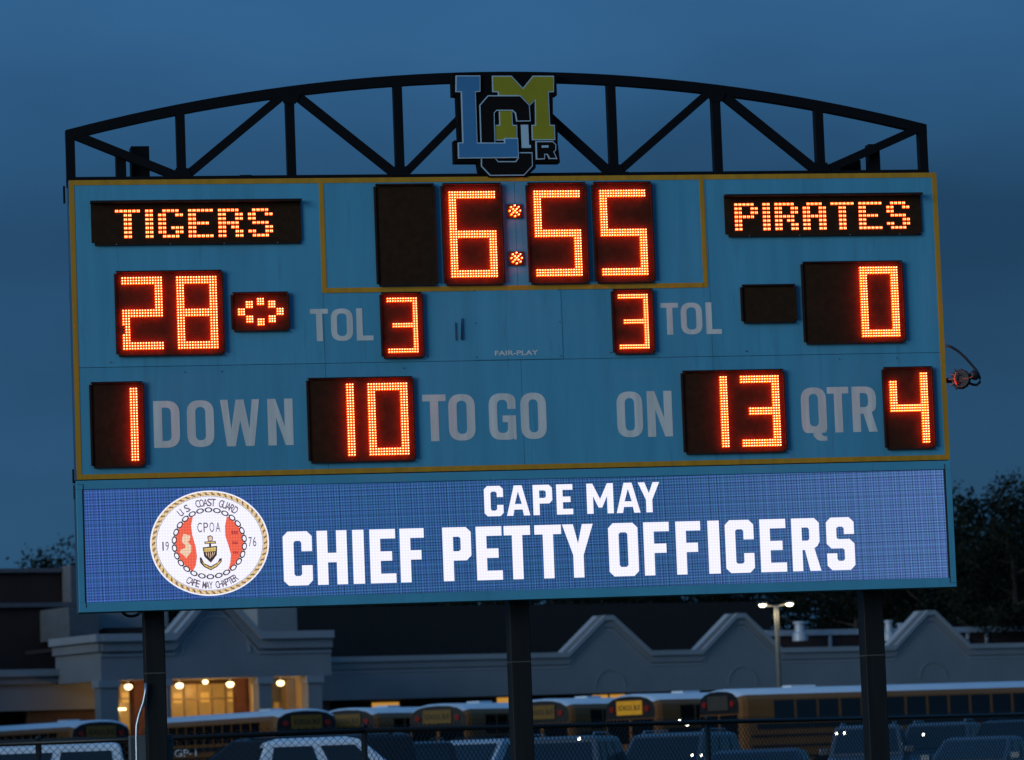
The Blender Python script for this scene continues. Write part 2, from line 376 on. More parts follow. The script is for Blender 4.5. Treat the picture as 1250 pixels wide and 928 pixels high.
# team names
ROWS = {'T': ['111111']+['001100']*6, 'I': ['11']*7,
 'G': ['011110', '110011', '110000', '110000', '110111', '110011', '011110'],
 'E': ['111111', '110000', '110000', '111110', '110000', '110000', '111111'],
 'R': ['111110', '110011', '110011', '111110', '110110', '110011', '110011'],
 'S': ['011110', '110011', '110000', '011110', '000011', '110011', '011110'],
 'P': ['111110', '110011', '110011', '111110', '110000', '110000', '110000'],
 'A': ['011110', '110011', '110011', '111111', '110011', '110011', '110011']}
M_pix = emat('pixel_core', (1.0, .62, .26), 2.6); M_pix2 = emat('pixel_edge', (1.0, .08, .006), 4.0)
def pix(mb, x, z, a, c):
    y = -.0205
    for k in (-1, 1):                       # each pixel is two lamps side by side
        q = x+k*a*.5
        mb.add([(q-a*.46, y, z-c), (q+a*.46, y, z-c), (q+a*.46, y, z+c), (q-a*.46, y, z+c), (q-a*.26, y-.008, z-c*.6), (q+a*.26, y-.008, z-c*.6), (q+a*.26, y-.008, z+c*.6), (q-a*.26, y-.008, z+c*.6)],
               [(0, 1, 5, 4), (1, 2, 6, 5), (2, 3, 7, 6), (3, 0, 4, 7)], 1)
        mb.add([(q-a*.26, y-.008, z-c*.6), (q+a*.26, y-.008, z-c*.6), (q+a*.26, y-.008, z+c*.6), (q-a*.26, y-.008, z+c*.6)], [(0, 1, 2, 3)], 0)
def name_board(txt, x0, x1, z0, z1, tx, pitch, tz, label):
    n = .026
    poly = [(x0+n, z0), (x1-n*.5, z0), (x1-n*.5, z0+n), (x1, z0+n), (x1, z1), (x0, z1), (x0, z0+n), (x0+n, z0+n)]
    h = P(MB().prism(poly, -.020, -.004), 'name_display', M_face); h['label'] = label
    MB().box(x0-.006, x1+.004, -.085, -.0201, z1-.016, z1+.002).build('visor', M_rim, h)
    MB().box(x0+n, x1-n, -.030, -.0201, z0, z0+.010).build('rim', M_rim, h)
    s = MB()
    for k in range(4): s.tube([(x0+.2+k*(x1-x0-.4)/3, -.036, z0+.006), (x0+.2+k*(x1-x0-.4)/3, -.030, z0+.006)], .005, 6)
    s.build('screw', M_galv, h)['kind'] = 'stuff'
    c = 0
    for ch in txt:
        mb = MB(); rows = ROWS[ch]
        for i, row in enumerate(rows):
            for j, v in enumerate(row):
                if v == '1': pix(mb, tx+(c+j)*pitch, tz-i*pitch, pitch*.39, pitch*.31)
        mb.build('led_letter', [M_pix, M_pix2], h)
        c += len(rows[0])+1
name_board('TIGERS', .170, 1.886, 5.742, 6.101, .379, .0350, 6.022, 'team name window reading TIGERS')
name_board('PIRATES', 5.460, 7.166, 5.750, 6.101, 5.557, .0347, 6.023, 'team name window reading PIRATES')

# painted words
def words(name, items, mat_, y, th, t, b_, R, q, segs, label, parent=SB):
    mb = MB()
    for ch, x0, x1, z0, z1 in items:
        k = (z1-z0)
        loops = [[(x0+a, z0+c) for a, c in rnd(lp, segs)] for lp in glyph(ch, x1-x0, k, t if ch != 'I' else x1-x0, b_, R, q)]
        v, f = fill_mesh(loops, y, th); mb.add(v, f)
    o = P(mb, name, mat_, parent); o['label'] = label; return o
def row(x0, x1, z0, z1, spec):            # spec: list of (char, start, end) in source units mapped to x0..x1
    a, b_ = spec[0][1], max(s[2] for s in spec)
    return [(c, x0+(s-a)/(b_-a)*(x1-x0), x0+(e-a)/(b_-a)*(x1-x0), z0, z1) for c, s, e in spec]
big = dict(t=.069, b_=.055, R=.105, q=.045, segs=8)
words('lettering', row(.633, 1.771, 4.087, 4.468, [('D', 354, 460), ('O', 490, 600), ('W', 627, 787), ('N', 820, 924)]), M_letter, -.0012, .002, **big, label='pale word DOWN')
words('lettering', row(2.844, 3.877, 4.093, 4.477, [('T', 515, 610), ('O', 620, 728), ('G', 785, 895), ('O', 915, 1020)]), M_letter, -.0012, .002, **big, label='pale words TO GO')
words('lettering', row(4.474, 4.943, 4.090, 4.471, [('O', 240, 346), ('N', 365, 468)]), M_letter, -.0012, .002, **big, label='pale word ON')
words('lettering', row(6.050, 6.700, 4.093, 4.475, [('Q', 247, 347), ('T', 352, 437), ('R', 450, 546)]), M_letter, -.0012, .002, **big, label='pale word QTR')
sm = dict(t=.050, b_=.040, R=.085, q=.038, segs=8)
words('lettering', row(1.938, 2.457, 4.934, 5.200, [('T', 60, 135), ('O', 145, 235), ('L', 250, 318)]), M_letter, -.0012, .002, **sm, label='pale word TOL left of centre')
words('lettering', row(4.880, 5.397, 4.939, 5.205, [('T', 418, 490), ('O', 500, 587), ('L', 603, 666)]), M_letter, -.0012, .002, **sm, label='pale word TOL right of centre')
mb = MB(); v, f = font_mesh('FAIR-PLAY', .365, .040, 3.463, 4.790, -.0055, bold=.02); mb.add(v, f)
P(mb, 'lettering', M_letter)['label'] = 'small maker name FAIR-PLAY'

# ---------------------------------------------------------------- video display
VB, VT = 2.774, 3.835
vc = P(MB().box(-.006, 7.322, .03, .27, VB, VT), 'video_cabinet', M_side)
fr = MB(); sx0, sx1, sz0, sz1 = .055, 7.261, 2.855, 3.760
fr.box(-.008, 7.324, -.012, .03, sz1+.004, VT); fr.box(-.008, 7.324, -.012, .03, VB, sz0-.004)
fr.box(-.008, sx0-.014, -.012, .03, sz0-.0038, sz1+.0038); fr.box(sx1+.014, 7.324, -.012, .03, sz0-.0038, sz1+.0038)
fr.build('frame', M_frame, vc, bevel=.003)
g = MB()
g.box(sx0-.014, sx0-.001, -.004, .028, sz0-.05, sz1+.05, 0); g.box(sx1+.001, sx1+.014, -.004, .028, sz0-.05, sz1+.05, 0)
g.box(sx0-.010, sx0-.003, -.0135, -.0121, sz0-.045, sz1+.045); g.box(sx1+.003, sx1+.010, -.0135, -.0121, sz0-.045, sz1+.045)
g.box(-.004, sx0-.012, -.0135, -.0121, sz1+.045, sz1+.048); g.box(sx1+.012, 7.32, -.0135, -.0121, sz0-.048, sz0-.045)
g.build('seam', M_joint, vc)['kind'] = 'stuff'
# screen material: blue field, LED columns and rows beating against each other
def screen_mat():
    m = bpy.data.materials.new('screen_blue'); m.use_nodes = True; t = m.node_tree; t.nodes.clear(); k = t.links.new; n = t.nodes.new
    o = n('ShaderNodeOutputMaterial'); e = n('ShaderNodeEmission'); k(e.outputs[0], o.inputs[0])
    c = n('ShaderNodeTexCoord'); sp = n('ShaderNodeSeparateXYZ'); k(c.outputs['Object'], sp.inputs[0])
    def math_(op, a, b_=None, c_=None):
        q = n('ShaderNodeMath'); q.operation = op
        for i, v in enumerate((a, b_, c_)):
            if v is None: continue
            if isinstance(v, (int, float)): q.inputs[i].default_value = v
            else: k(v, q.inputs[i])
        return q.outputs[0]
    def stripes(co, other, p1, tilt):
        v = math_('ADD', co, math_('MULTIPLY', other, tilt))
        s1 = math_('SINE', math_('MULTIPLY', v, 2*math.pi/p1))
        nn = n('ShaderNodeTexNoise'); nn.noise_dimensions = '1D'; nn.inputs['Scale'].default_value = 26; nn.inputs['Detail'].default_value = 3; k(v, nn.inputs['W'])
        am = math_('MULTIPLY_ADD', nn.outputs[0], 1.7, -.25)
        nn2 = n('ShaderNodeTexNoise'); nn2.noise_dimensions = '1D'; nn2.inputs['Scale'].default_value = 60; nn2.inputs['Detail'].default_value = 2; k(v, nn2.inputs['W'])
        base = math_('MULTIPLY', math_('SUBTRACT', nn2.outputs[0], .5), 1.3)
        return math_('ADD', math_('MULTIPLY', math_('MULTIPLY', s1, am), .62), base)
    a = stripes(sp.outputs[0], sp.outputs[2], .0228, .02)
    b_ = stripes(sp.outputs[2], sp.outputs[0], .0236, -.012)
    tot = math_('ADD', math_('MULTIPLY', math_('ADD', a, b_), .72), 1.0)
    tot = math_('MAXIMUM', tot, .25)
    ramp = n('ShaderNodeValToRGB'); k(math_('DIVIDE', sp.outputs[0], 7.32), ramp.inputs[0])
    el = ramp.color_ramp.elements; el[0].position = 0; el[0].color = (*lin((56, 86, 152)), 1); el[1].position = 1; el[1].color = (*lin((76, 104, 160)), 1)
    e2 = ramp.color_ramp.elements.new(.30); e2.color = (*lin((50, 86, 140)), 1)
    e3 = ramp.color_ramp.elements.new(.62); e3.color = (*lin((48, 84, 134)), 1)
    # hue wander between lilac and teal
    hn = n('ShaderNodeTexNoise'); hn.inputs['Scale'].default_value = 34; hn.inputs['Detail'].default_value = 3; k(c.outputs['Object'], hn.inputs['Vector'])
    hm = n('ShaderNodeMix'); hm.data_type = 'RGBA'; hm.inputs[6].default_value = (1.08, .92, 1.08, 1); hm.inputs[7].default_value = (.84, 1.16, .92, 1)
    k(math_('MULTIPLY_ADD', hn.outputs[0], 2.2, -.6), hm.inputs[0])
    x = n('ShaderNodeMix'); x.data_type = 'RGBA'; x.blend_type = 'MULTIPLY'; x.inputs[0].default_value = 1
    k(ramp.outputs[0], x.inputs[6]); k(hm.outputs[2], x.inputs[7]); k(x.outputs[2], e.inputs[0]); k(tot, e.inputs[1])
    return m
scr = MB().box(sx0, sx1, .012, .028, sz0, sz1).build('screen', screen_mat(), vc)
def white_px(name, rgb, dep):
    m = bpy.data.materials.new(name); m.use_nodes = True; t = m.node_tree; t.nodes.clear(); k = t.links.new; n = t.nodes.new
    o = n('ShaderNodeOutputMaterial'); e = n('ShaderNodeEmission'); k(e.outputs[0], o.inputs[0]); e.inputs[0].default_value = (*rgb, 1)
    c = n('ShaderNodeTexCoord'); sp = n('ShaderNodeSeparateXYZ'); k(c.outputs['Object'], sp.inputs[0]); acc = None
    for i, p in ((0, .0228), (2, .0236)):
        a = n('ShaderNodeMath'); a.operation = 'MULTIPLY'; a.inputs[1].default_value = 2*math.pi/p; k(sp.outputs[i], a.inputs[0])
        s = n('ShaderNodeMath'); s.operation = 'SINE'; k(a.outputs[0], s.inputs[0])
        q = n('ShaderNodeMath'); q.operation = 'MULTIPLY_ADD'; k(s.outputs[0], q.inputs[0]); q.inputs[1].default_value = dep
        if acc is None: q.inputs[2].default_value = 1
        else: k(acc, q.inputs[2])
        acc = q.outputs[0]
    k(acc, e.inputs[1]); return m
S_white = white_px('screen_white', (.93, .92, 1.08), .05)
S_gold = white_px('screen_gold', lin((214, 184, 112)), .15); S_dark = white_px('screen_dark', lin((104, 92, 108)), .1)
S_black = white_px('screen_black', lin((52, 46, 50)), .1); S_red = white_px('screen_red', lin((240, 104, 82)), .10)
S_cream = white_px('screen_cream', lin((238, 204, 176)), .1); S_maroon = white_px('screen_maroon', lin((178, 62, 66)), .1)
def vwords(items, t, b_, R, q, label):
    mb = MB()
    for ch, x0, x1, z0, z1 in items:
        loops = [[(x0+a, z0+c) for a, c in rnd(lp, 1)] for lp in glyph(ch, x1-x0, z1-z0, t if ch != 'I' else x1-x0, b_, R, q)]
        v, f = fill_mesh(loops, .0105, .001); mb.add(v, f)
    o = mb.build('lettering', S_white, vc); o['label'] = label
def vx(spec, z0, z1, dy, pts=0):
    o = []
    for ch, a, b_ in spec: o.append((ch, at(a, dy(a))[0], at(b_, dy(b_))[0], z0, z1))
    return o
CH = [('C', 346, 381.5), ('H', 387.5, 424.1), ('I', 431, 444.9), ('E', 452, 483.3), ('F', 488.8, 518.3), ('P', 541, 575.7), ('E', 581.8, 613.3), ('T', 616, 648.2), ('T', 653.5, 686.1), ('Y', 687.5, 725), ('O', 743.5, 779.4), ('F', 786.5, 817.7), ('F', 825.8, 856), ('I', 865, 879), ('C', 886, 920.8), ('E', 928.4, 960), ('R', 967.2, 1001), ('S', 1009.6, 1043.4)]
vwords(vx(CH, 2.942, 3.382, lambda a: 682-(a-345)*.0275), .087, .077, .040, .014, 'white words CHIEF PETTY OFFICERS')
CM = [('C', 591.4, 614.6), ('A', 618.6, 647), ('P', 651, 674.5), ('E', 679.6, 699.5), ('M', 716.6, 749), ('A', 752.5, 781.5), ('Y', 779.5, 805.6)]
vwords(vx(CM, 3.465, 3.714, lambda a: 612-(a-590)*.0275), .053, .046, .026, .012, 'white words CAPE MAY')
# seal on the screen
scx, scz, sw, sh = 1.061, 3.3055, .4835, .4265
def sp(zx, zy): return scx+(zx-518)/462*sw, scz-(zy-465)/420*sh      # from the seal's own drawing grid
def ell(cx, cz, a, c, n=64): return [(cx+a*math.cos(2*math.pi*i/n), cz+c*math.sin(2*math.pi*i/n)) for i in range(n)]
sl = MB(); SM = [S_white, S_gold, S_dark, S_black, S_red, S_cream, S_maroon]
def lay(loops, y, mi): v, f = fill_mesh(loops, y, .0004); sl.add(v, f, mi)
lay([ell(scx, scz, sw, sh, 96)], .0110, 0)
lay([ell(scx, scz, sw*.975, sh*.975, 96), ell(scx, scz, sw*.905, sh*.905, 96)], .0104, 1)
for i in range(108):
    a0 = 2*math.pi*i/108; a1 = a0+.05; a2 = a1+.03; a3 = a0+.03
    q = [(scx+sw*r*math.cos(a), scz+sh*r*math.sin(a)) for r, a in ((.912, a0), (.912, a3), (.968, a2), (.968, a1))]
    sl.prism(q, .0098, .0101, 2 if i % 2 else 5)
lay([ell(scx, scz, sw*.898, sh*.898, 96), ell(scx, scz, sw*.890, sh*.890, 96)], .0104, 2)
lb = [sp(*p) for p in ((392, 252), (378, 320), (385, 400), (408, 490), (416, 570), (405, 640), (378, 690))]
rb = [sp(*p) for p in ((658, 252), (640, 330), (640, 410), (660, 480), (680, 560), (672, 630), (652, 688))]
cr, cs = sw*.575, sh*.60
c0x, c0z = sp(515, 466)
def arc(p0, p1, left):
    a0 = math.atan2((p0[1]-c0z)/cs, (p0[0]-c0x)/cr); a1 = math.atan2((p1[1]-c0z)/cs, (p1[0]-c0x)/cr)
    if left and a0 < 0: a0 += 2*math.pi
    if left and a1 < 0: a1 += 2*math.pi
    return a0, a1
a0, a1 = arc(lb[-1], lb[0], True)
pts = lb+[(c0x+cr*math.cos(a), c0z+cs*math.sin(a)) for a in [a0+(a1-a0)*i/14 for i in range(15)]]
lay([pts], .0102, 4)
a0, a1 = arc(rb[-1], rb[0], False)
pts = rb+[(c0x+cr*math.cos(a), c0z+cs*math.sin(a)) for a in [a0+(a1-a0)*i/14 for i in range(15)]]
lay([pts], .0102, 4)
for i in range(26):                        # chain
    a = 2*math.pi*i/26+.12; X, Z = c0x+sw*.592*math.cos(a), c0z+sh*.635*math.sin(a)
    th = math.atan2(sh*math.cos(a), -sw*math.sin(a)); l1, l2 = .033, .021
    def eo(k): return [(X+k*l1*math.cos(u)*math.cos(th)-k*l2*math.sin(u)*math.sin(th), Z+k*l1*math.cos(u)*math.sin(th)+k*l2*math.sin(u)*math.cos(th)) for u in [2*math.pi*j/14 for j in range(14)]]
    sl.prism(eo(1), .0092, .0095, 3); sl.prism(eo(.62), .0086, .0089, 0)
lay([[sp(*p) for p in ((318, 385), (370, 402), (362, 438), (348, 452), (374, 480), (372, 530), (330, 582), (318, 560), (282, 532), (292, 512), (325, 500), (330, 478), (302, 450), (304, 420))]], .0094, 5)
# anchor and shield
for poly, mi, y in (([(462, 498), (575, 488), (570, 560), (522, 622), (472, 570)], 3, .0094), ([(472, 506), (566, 497), (562, 530), (474, 534)], 1, .0088),
    ([(436, 580), (448, 575), (470, 625), (520, 650), (575, 620), (590, 590), (608, 588), (605, 618), (570, 655), (520, 682), (470, 655), (440, 620)], 3, .0094),
    ([(446, 600), (476, 636), (520, 660), (566, 632), (596, 606), (600, 616), (566, 650), (520, 674), (474, 648)], 1, .0088),
    ([(476, 452), (562, 448), (568, 470), (478, 470)], 3, .0094), ([(484, 456), (556, 453), (558, 464), (486, 465)], 1, .0088),
    ([(500, 410), (525, 402), (545, 415), (540, 448), (505, 450)], 2, .0094), ([(509, 418), (526, 411), (537, 420), (533, 444), (511, 444)], 5, .0088),
    ([(512, 470), (528, 470), (528, 498), (512, 498)], 3, .0094)):
    sl.prism([sp(*p) for p in poly], y, y+.0003, mi)
for k in range(5): sl.prism([sp(484+k*17, 538), sp(490+k*17, 538), sp(493+k*13, 590-abs(k-2)*12), sp(489+k*13, 590-abs(k-2)*12)], .0086, .0088, 5)
for cx_, cy_, s_ in ((712, 385, 24), (714, 468, 20), (716, 545, 18)):
    for k in range(3): sl.prism([sp(cx_-s_+k*s_*.75, cy_-s_*.6+k*3), sp(cx_-s_*.5+k*s_*.75, cy_-s_*.7), sp(cx_-s_*.45+k*s_*.75, cy_+s_*.6), sp(cx_-s_+k*s_*.7, cy_+s_*.5)], .0090, .0094, 6)
def arctext(txt, rad_x, rad_z, a0, a1, hgt, wid, top=True, mi=2):
    n_ = len(txt)
    for i, ch in enumerate(txt):
        if ch == ' ': continue
        a = R_(a0+(a1-a0)*(i+.5)/n_)
        X, Z = scx+rad_x*math.cos(a), scz+rad_z*math.sin(a)
        rot = math.atan2(rad_z*math.cos(a), -rad_x*math.sin(a)) + (math.pi if top else 0)
        ww = wid*(.28 if ch in '.I' else 1); hh = hgt*(.14 if ch == '.' else 1)
        v, f = font_mesh(ch, ww, hh, X, Z-(hgt*.4 if ch == '.' else 0), .0092, bold=.014, rot=rot, center=True); sl.add(v, f, mi)
arctext('U.S. COAST GUARD', sw*.735, sh*.775, 133, 50, .062, .036, True)
arctext('CAPE MAY CHAPTER', sw*.745, sh*.80, 238, 306, .058, .032, False)
for tx, a, b_, c, d in (('19', 142, 208, 445, 515), ('76', 820, 888, 425, 500), ('CPOA', 425, 615, 300, 376)):
    n_ = len(tx)
    for i, ch in enumerate(tx):
        x0 = a+(b_-a)*i/n_; x1 = x0+(b_-a)/n_*.76
        p0 = sp(x0 if ch != '1' else x0+8, d); p1 = sp(x1 if ch != '1' else x1-6, c); v, f = font_mesh(ch, p1[0]-p0[0], p1[1]-p0[1], p0[0], p0[1], .0092); sl.add(v, f, 2)
o = sl.build('crest', SM, vc); o['label'] = 'round white coast guard seal with gold rope edge'

# ---------------------------------------------------------------- truss
TY0, TY1 = .10, .185; TM = TY0
def tp(px, py): return at(px, py, TM)
topc = [(80, 159.5), (155.7, 139.8), (215.2, 129), (274.7, 116.6), (344.5, 105.7), (380, 102), (441.6, 95), (482.4, 91.8), (550, 89), (617, 87.6), (679.4, 88.6), (750.6, 92), (815, 97.2), (867, 102.3), (918.7, 109.3), (984.8, 120), (1059.7, 134), (1131.2, 152)]
tps = [tp(*p) for p in topc]
xa, xb = tps[0][0], tps[-1][0]
# fit z = A + B*(x-xm)^2 through the measured top edge
xm = (xa+xb)/2; n_ = len(tps); S0 = n_; S1 = sum((x-xm)**2 for x, z in tps); S2 = sum((x-xm)**4 for x, z in tps); Tz = sum(z for x, z in tps); T1 = sum(z*(x-xm)**2 for x, z in tps)
Bq = (S0*T1-S1*Tz)/(S0*S2-S1*S1); Aq = (Tz-Bq*S1)/S0
def ztop(x): return Aq+Bq*(x-xm)**2
CT = .083
pl = [(xa+(xb-xa)*i/40) for i in range(41)]
poly = [(x, ztop(x)) for x in pl]+[(x, ztop(x)-CT) for x in pl[::-1]]
mbq = MB()
for i in range(40):
    a, c = pl[i], pl[i+1]
    v = [(a, TY0, ztop(a)-CT), (c, TY0, ztop(c)-CT), (c, TY0, ztop(c)), (a, TY0, ztop(a)), (a, TY1, ztop(a)-CT), (c, TY1, ztop(c)-CT), (c, TY1, ztop(c)), (a, TY1, ztop(a))]
    f = [(0, 1, 2, 3), (7, 6, 5, 4), (0, 4, 5, 1), (3, 2, 6, 7)]+([(0, 3, 7, 4)] if i == 0 else [])+([(1, 5, 6, 2)] if i == 39 else [])
    mbq.add(v, f)
P(mbq, 'truss_top_chord', M_black)
ZC0, ZC1 = 6.245, 6.325
P(MB().box(xa, xb, TY0, TY1, ZC0, ZC1), 'truss_bottom_chord', M_black)
vx_ = []
for px, py in ((85.5, 190), (221, 170), (355, 160), (487, 150), (617, 150), (748, 150), (875.5, 155), (1001, 165), (1127, 180)):
    vx_.append(tp(px, py)[0])
vx_[0] = xa+.037; vx_[-1] = xb-.037
for x in vx_: P(MB().box(x-.036, x+.036, TY0+.001, TY1-.001, ZC1, ztop(x)-CT+.006), 'truss_vertical', M_black)
def diag(xlow, xhi, sgn):
    z0 = ZC1; z1 = ztop(xhi)-CT*.6; a = Vector((xlow, 0, z0)); c = Vector((xhi, 0, z1)); d = (c-a).normalized(); nrm = Vector((-d.z, 0, d.x))*.034
    P(MB().prism([((a-nrm).x, (a-nrm).z), ((c-nrm).x, (c-nrm).z), ((c+nrm).x, (c+nrm).z), ((a+nrm).x, (a+nrm).z)], TY0+.004, TY1-.004), 'truss_diagonal', M_black)
for lo, hi in ((1, 0), (1, 2), (3, 2), (3, 4), (5, 4), (5, 6), (7, 6), (7, 8)):
    s = 1 if vx_[hi] > vx_[lo] else -1
    diag(vx_[lo]+s*.03, vx_[hi]-s*.03, s)
for i, x in enumerate(vx_):
    low = i % 2 == 1
    z = ZC1-.01 if low else ztop(x)-CT+.01
    if i in (0, 8): continue
    d_ = 1 if low else -1
    g_ = P(MB().prism([(x-.085, z), (x+.085, z), (x+.05, z+d_*.075), (x-.05, z+d_*.075)], TY0-.006, TY0+.0005), 'gusset_plate', M_black)
for px in (300, 760):
    x = tp(px, 215)[0]; P(MB().box(x-.05, x+.05, TY0-.005, TY0, ZC0, ZC1+.004), 'splice_plate', M_black)
def tbox(px0, px1, py, name, y0=.19, y1=.3):
    x0, z = at(px0, py, y0); x1, _ = at(px1, py, y0); P(MB().box(x0, x1, y0, y1, 6.2, z), name, M_black)
tbox(141.5, 153.5, 184, 'truss_stub'); tbox(1060, 1073.5, 176, 'truss_stub')
tbox(160, 182, 178.6, 'post_head', .28, .46); tbox(1025, 1050.5, 195.5, 'post_head', .28, .46)
# small brackets at the left edge
b = MB(); b.box(-.045, -.03, .02, .06, 6.10, 6.24); P(b, 'edge_bracket', M_black)
b = MB(); b.box(-.032, -.020, 0, .04, 3.84, 3.93); b.box(-.032, 0, .02, .04, 3.82, 3.84); P(b, 'edge_bracket', M_black)
b = MB(); b.box(-.026, -.018, .02, .05, 3.69, 3.80); P(b, 'edge_bracket', M_black)

# ---------------------------------------------------------------- school logo on the truss
LY = -.02
def lg(zx, zy): return at(550+zx/6.629, 80+zy/6.629, LY)
def offs(poly, d):
    a = sum(poly[i][0]*poly[(i+1) % len(poly)][1]-poly[(i+1) % len(poly)][0]*poly[i][1] for i in range(len(poly)))
    s = 1 if a > 0 else -1; o = []; n = len(poly)
    for i in range(n):
        p = Vector(poly[i]); e0 = (p-Vector(poly[i-1])).normalized(); e1 = (Vector(poly[(i+1) % n])-p).normalized()
        n0 = Vector((e0.y, -e0.x))*s; n1 = Vector((e1.y, -e1.x))*s; m = n0+n1
        if m.length < .2: m = n0
        m = m.normalized(); k = d/max(.45, m.dot(n0)); o.append(tuple(p+m*k))
    return o
M_lb = mat('logo_black', (.007, .006, .006), .85, spec=.1); M_lw = mat('logo_white', (.42, .56, .66), .5); M_ly = mat('logo_yellow', (.30, .27, .004), .5, 0, .06)
M_lblue = mat('logo_blue', (.05, .20, .40), .5, 0, .06); M_lback = mat('logo_backing', (.004, .004, .005), .85, spec=.1)
back = [(12, 58), (855, 58), (862, 240), (828, 240), (830, 470), (868, 470), (868, 630), (887, 785), (690, 785), (690, 830), (612, 902), (312, 905), (232, 850), (222, 785), (35, 785), (30, 605), (68, 605), (58, 400), (52, 245), (18, 243)]
pb = [lg(*p) for p in back]
lo = P(MB().prism(pb, LY+.002, TY0), 'school_logo', M_lback); lo['label'] = 'monogram letters L C M R in blue, black and yellow'
Lp = [(48, 92), (230, 92), (230, 208), (192, 210), (207, 635), (440, 635), (440, 597), (535, 597), (540, 742), (68, 748), (65, 635), (103, 633), (90, 212), (46, 210)]
Mp = [(342, 92), (490, 92), (585, 195), (668, 92), (828, 92), (828, 208), (785, 210), (797, 488), (835, 490), (838, 597), (666, 597), (662, 490), (692, 488), (688, 268), (635, 322), (540, 240), (392, 240), (388, 210), (345, 208)]
Mi = [(398, 345), (488, 345), (495, 488), (530, 490), (532, 600), (368, 600), (366, 490), (402, 488)]
Cu = [(240, 325), (303, 252), (560, 252), (630, 325), (638, 446), (538, 448), (528, 385), (500, 360), (368, 360), (345, 385), (352, 640), (250, 640)]
Cb = [(253, 740), (355, 752), (380, 784), (528, 784), (552, 752), (556, 712), (653, 712), (656, 812), (590, 884), (322, 886), (254, 815)]
Rp = [(694, 624), (820, 624), (842, 645), (842, 685), (825, 702), (848, 752), (800, 752), (782, 718), (752, 718), (752, 754), (698, 756)]
Rh = [(732, 652), (788, 650), (788, 668), (733, 670)]
St = [(568, 480), (628, 480), (634, 642), (650, 645), (650, 668), (575, 668)]
WO = .0085
for poly, nm, mm, y in ((Mi, 'letter_m', M_ly, .004), (Mp, 'letter_m', M_ly, .004), (Cb, 'letter_c', M_lb, .008), (Cu, 'letter_c', M_lb, .012), (Lp, 'letter_l', M_lblue, .018), (Rp, 'letter_r', M_lb, .022)):
    q = [lg(*p) for p in poly]; mb = MB(); mb.prism(offs(q, WO), LY-y, LY+.0019-y*.02, 1); mb.prism(q, LY-y-.002, LY-y, 0)
    if nm == 'letter_r': mb.prism([lg(*p) for p in Rh], LY-y-.004, LY-y-.002, 1)
    mb.build(nm, [mm, M_lw], lo)
MB().prism([lg(*p) for p in St], LY-.003, LY+.0015).build('letter_c_highlight', M_lw, lo)

# ---------------------------------------------------------------- posts, conduit, boxes, cables
for px0, px1, py in ((180, 204.8, 900), (627.5, 652, 900), (1061.5, 1085.5, 900)):
    x0, _ = at(px0, py, .28); x1, _ = at(px1, py, .28)
    p = P(MB().box(x0, x1, .28, .48, gz(0), 6.1), 'post', M_pole, bevel=.008)
    z = at(px0, 822 if px0 < 300 else 808 if px0 < 700 else 800, .28)[1]
    MB().box(x0-.003, x1+.003, .277, .483, z-.006, z+.004).build('weld_band', mat('weld', (.06, .06, .055), .6), p)
x0, zt = at(160, 898, .34); x1, _ = at(174, 898, .34); x2, _ = at(203, 896, .34); x3, _ = at(213.5, 896, .34)
e = P(MB().box(x0, x3, .50, .62, .9, zt), 'electrical_box', M_box, bevel=.006)
xs_, zs_ = at(208, 905, .5); MB().tube([(xs_, .488, zs_), (xs_, .5, zs_)], .008, 8).build('bolt', M_joint, e)
MB().box(x0+.012, x0+.05, .492, .4999, .95, zt-.02).build('door', mat('box_dark', (.05, .06, .07), .5), e)
cp = [at(178, 834, .26), at(177.5, 845, .26), at(175, 858, .26), at(170, 872, .26), at(166.8, 886, .26), at(166.5, 900, .26), at(167, 928, .26), at(168, 960, .26)]
pts = [(a, .25, z) for a, z in cp]+[(cp[-1][0], .25, 0)]
P(MB().tube(pts, .013, 10), 'conduit', M_galv, smooth=True)
cx_, cz_ = at(161, 752, .15)
for k, rr in enumerate((.075, .062)):
    pts = [(cx_+rr*1.15*math.cos(a), .16+k*.02, 2.78+.02-rr*.9*math.sin(a)) for a in [math.pi*i/16 for i in range(17)]]
    P(MB().tube(pts, .006, 6), 'cable_loop', M_rubber, smooth=True)
# horn speaker on a gooseneck at the right edge
hx, hz = at(1170, 464, .05)
hn = MB(); hn.tube([(hx-.02, -.06, hz), (hx+.0, -.02, hz), (hx+.02, .05, hz), (hx+.03, .1, hz)], [.075, .085, .08, .05], 14)
ho = P(hn, 'junction_housing', mat('horn_grey', (.022, .022, .025), .6, .1), smooth=False)
k_ = MB()
for i in range(10):
    a = 2*math.pi*i/10; k_.tube([(hx-.02+.03*math.cos(a), -.072, hz+.03*math.sin(a)), (hx-.02+.088*math.cos(a), -.02, hz+.088*math.sin(a))], [.006, .010], 5)
k_.build('fin', mat('horn_dark', (.05, .05, .055), .5), ho)
rg = MB(); rg.tube([(hx-.052, -.075+0*i, hz-.05+.1*i/8) if 0 else (hx-.055-.016*math.sin(math.pi*i/8), -.075, hz-.05+.1*i/8) for i in range(9)], .006, 6)
rg.build('orange_ring', mat('orange_plastic', (.75, .13, .05), .4), ho)
MB().tube([(hx, -.08, hz-.005), (hx+.05, -.085, hz), (hx+.085, -.08, hz+.012)], .007, 6).build('orange_lead', MATS['orange_plastic'], ho)
b = MB(); b.tube([(hx+.115, -.07, hz+.03), (hx+.115, -.05, hz+.03), (hx+.115, .03, hz+.03)], [.03, .045, .03], 12)
P(b, 'cable_plug', M_rubber, smooth=True)
gp = [(1153.5, 422.5), (1160, 424), (1168, 429), (1177, 437), (1184, 445), (1191, 453), (1195, 462), (1195, 467), (1191, 470.5), (1186, 470), (1181, 468)]
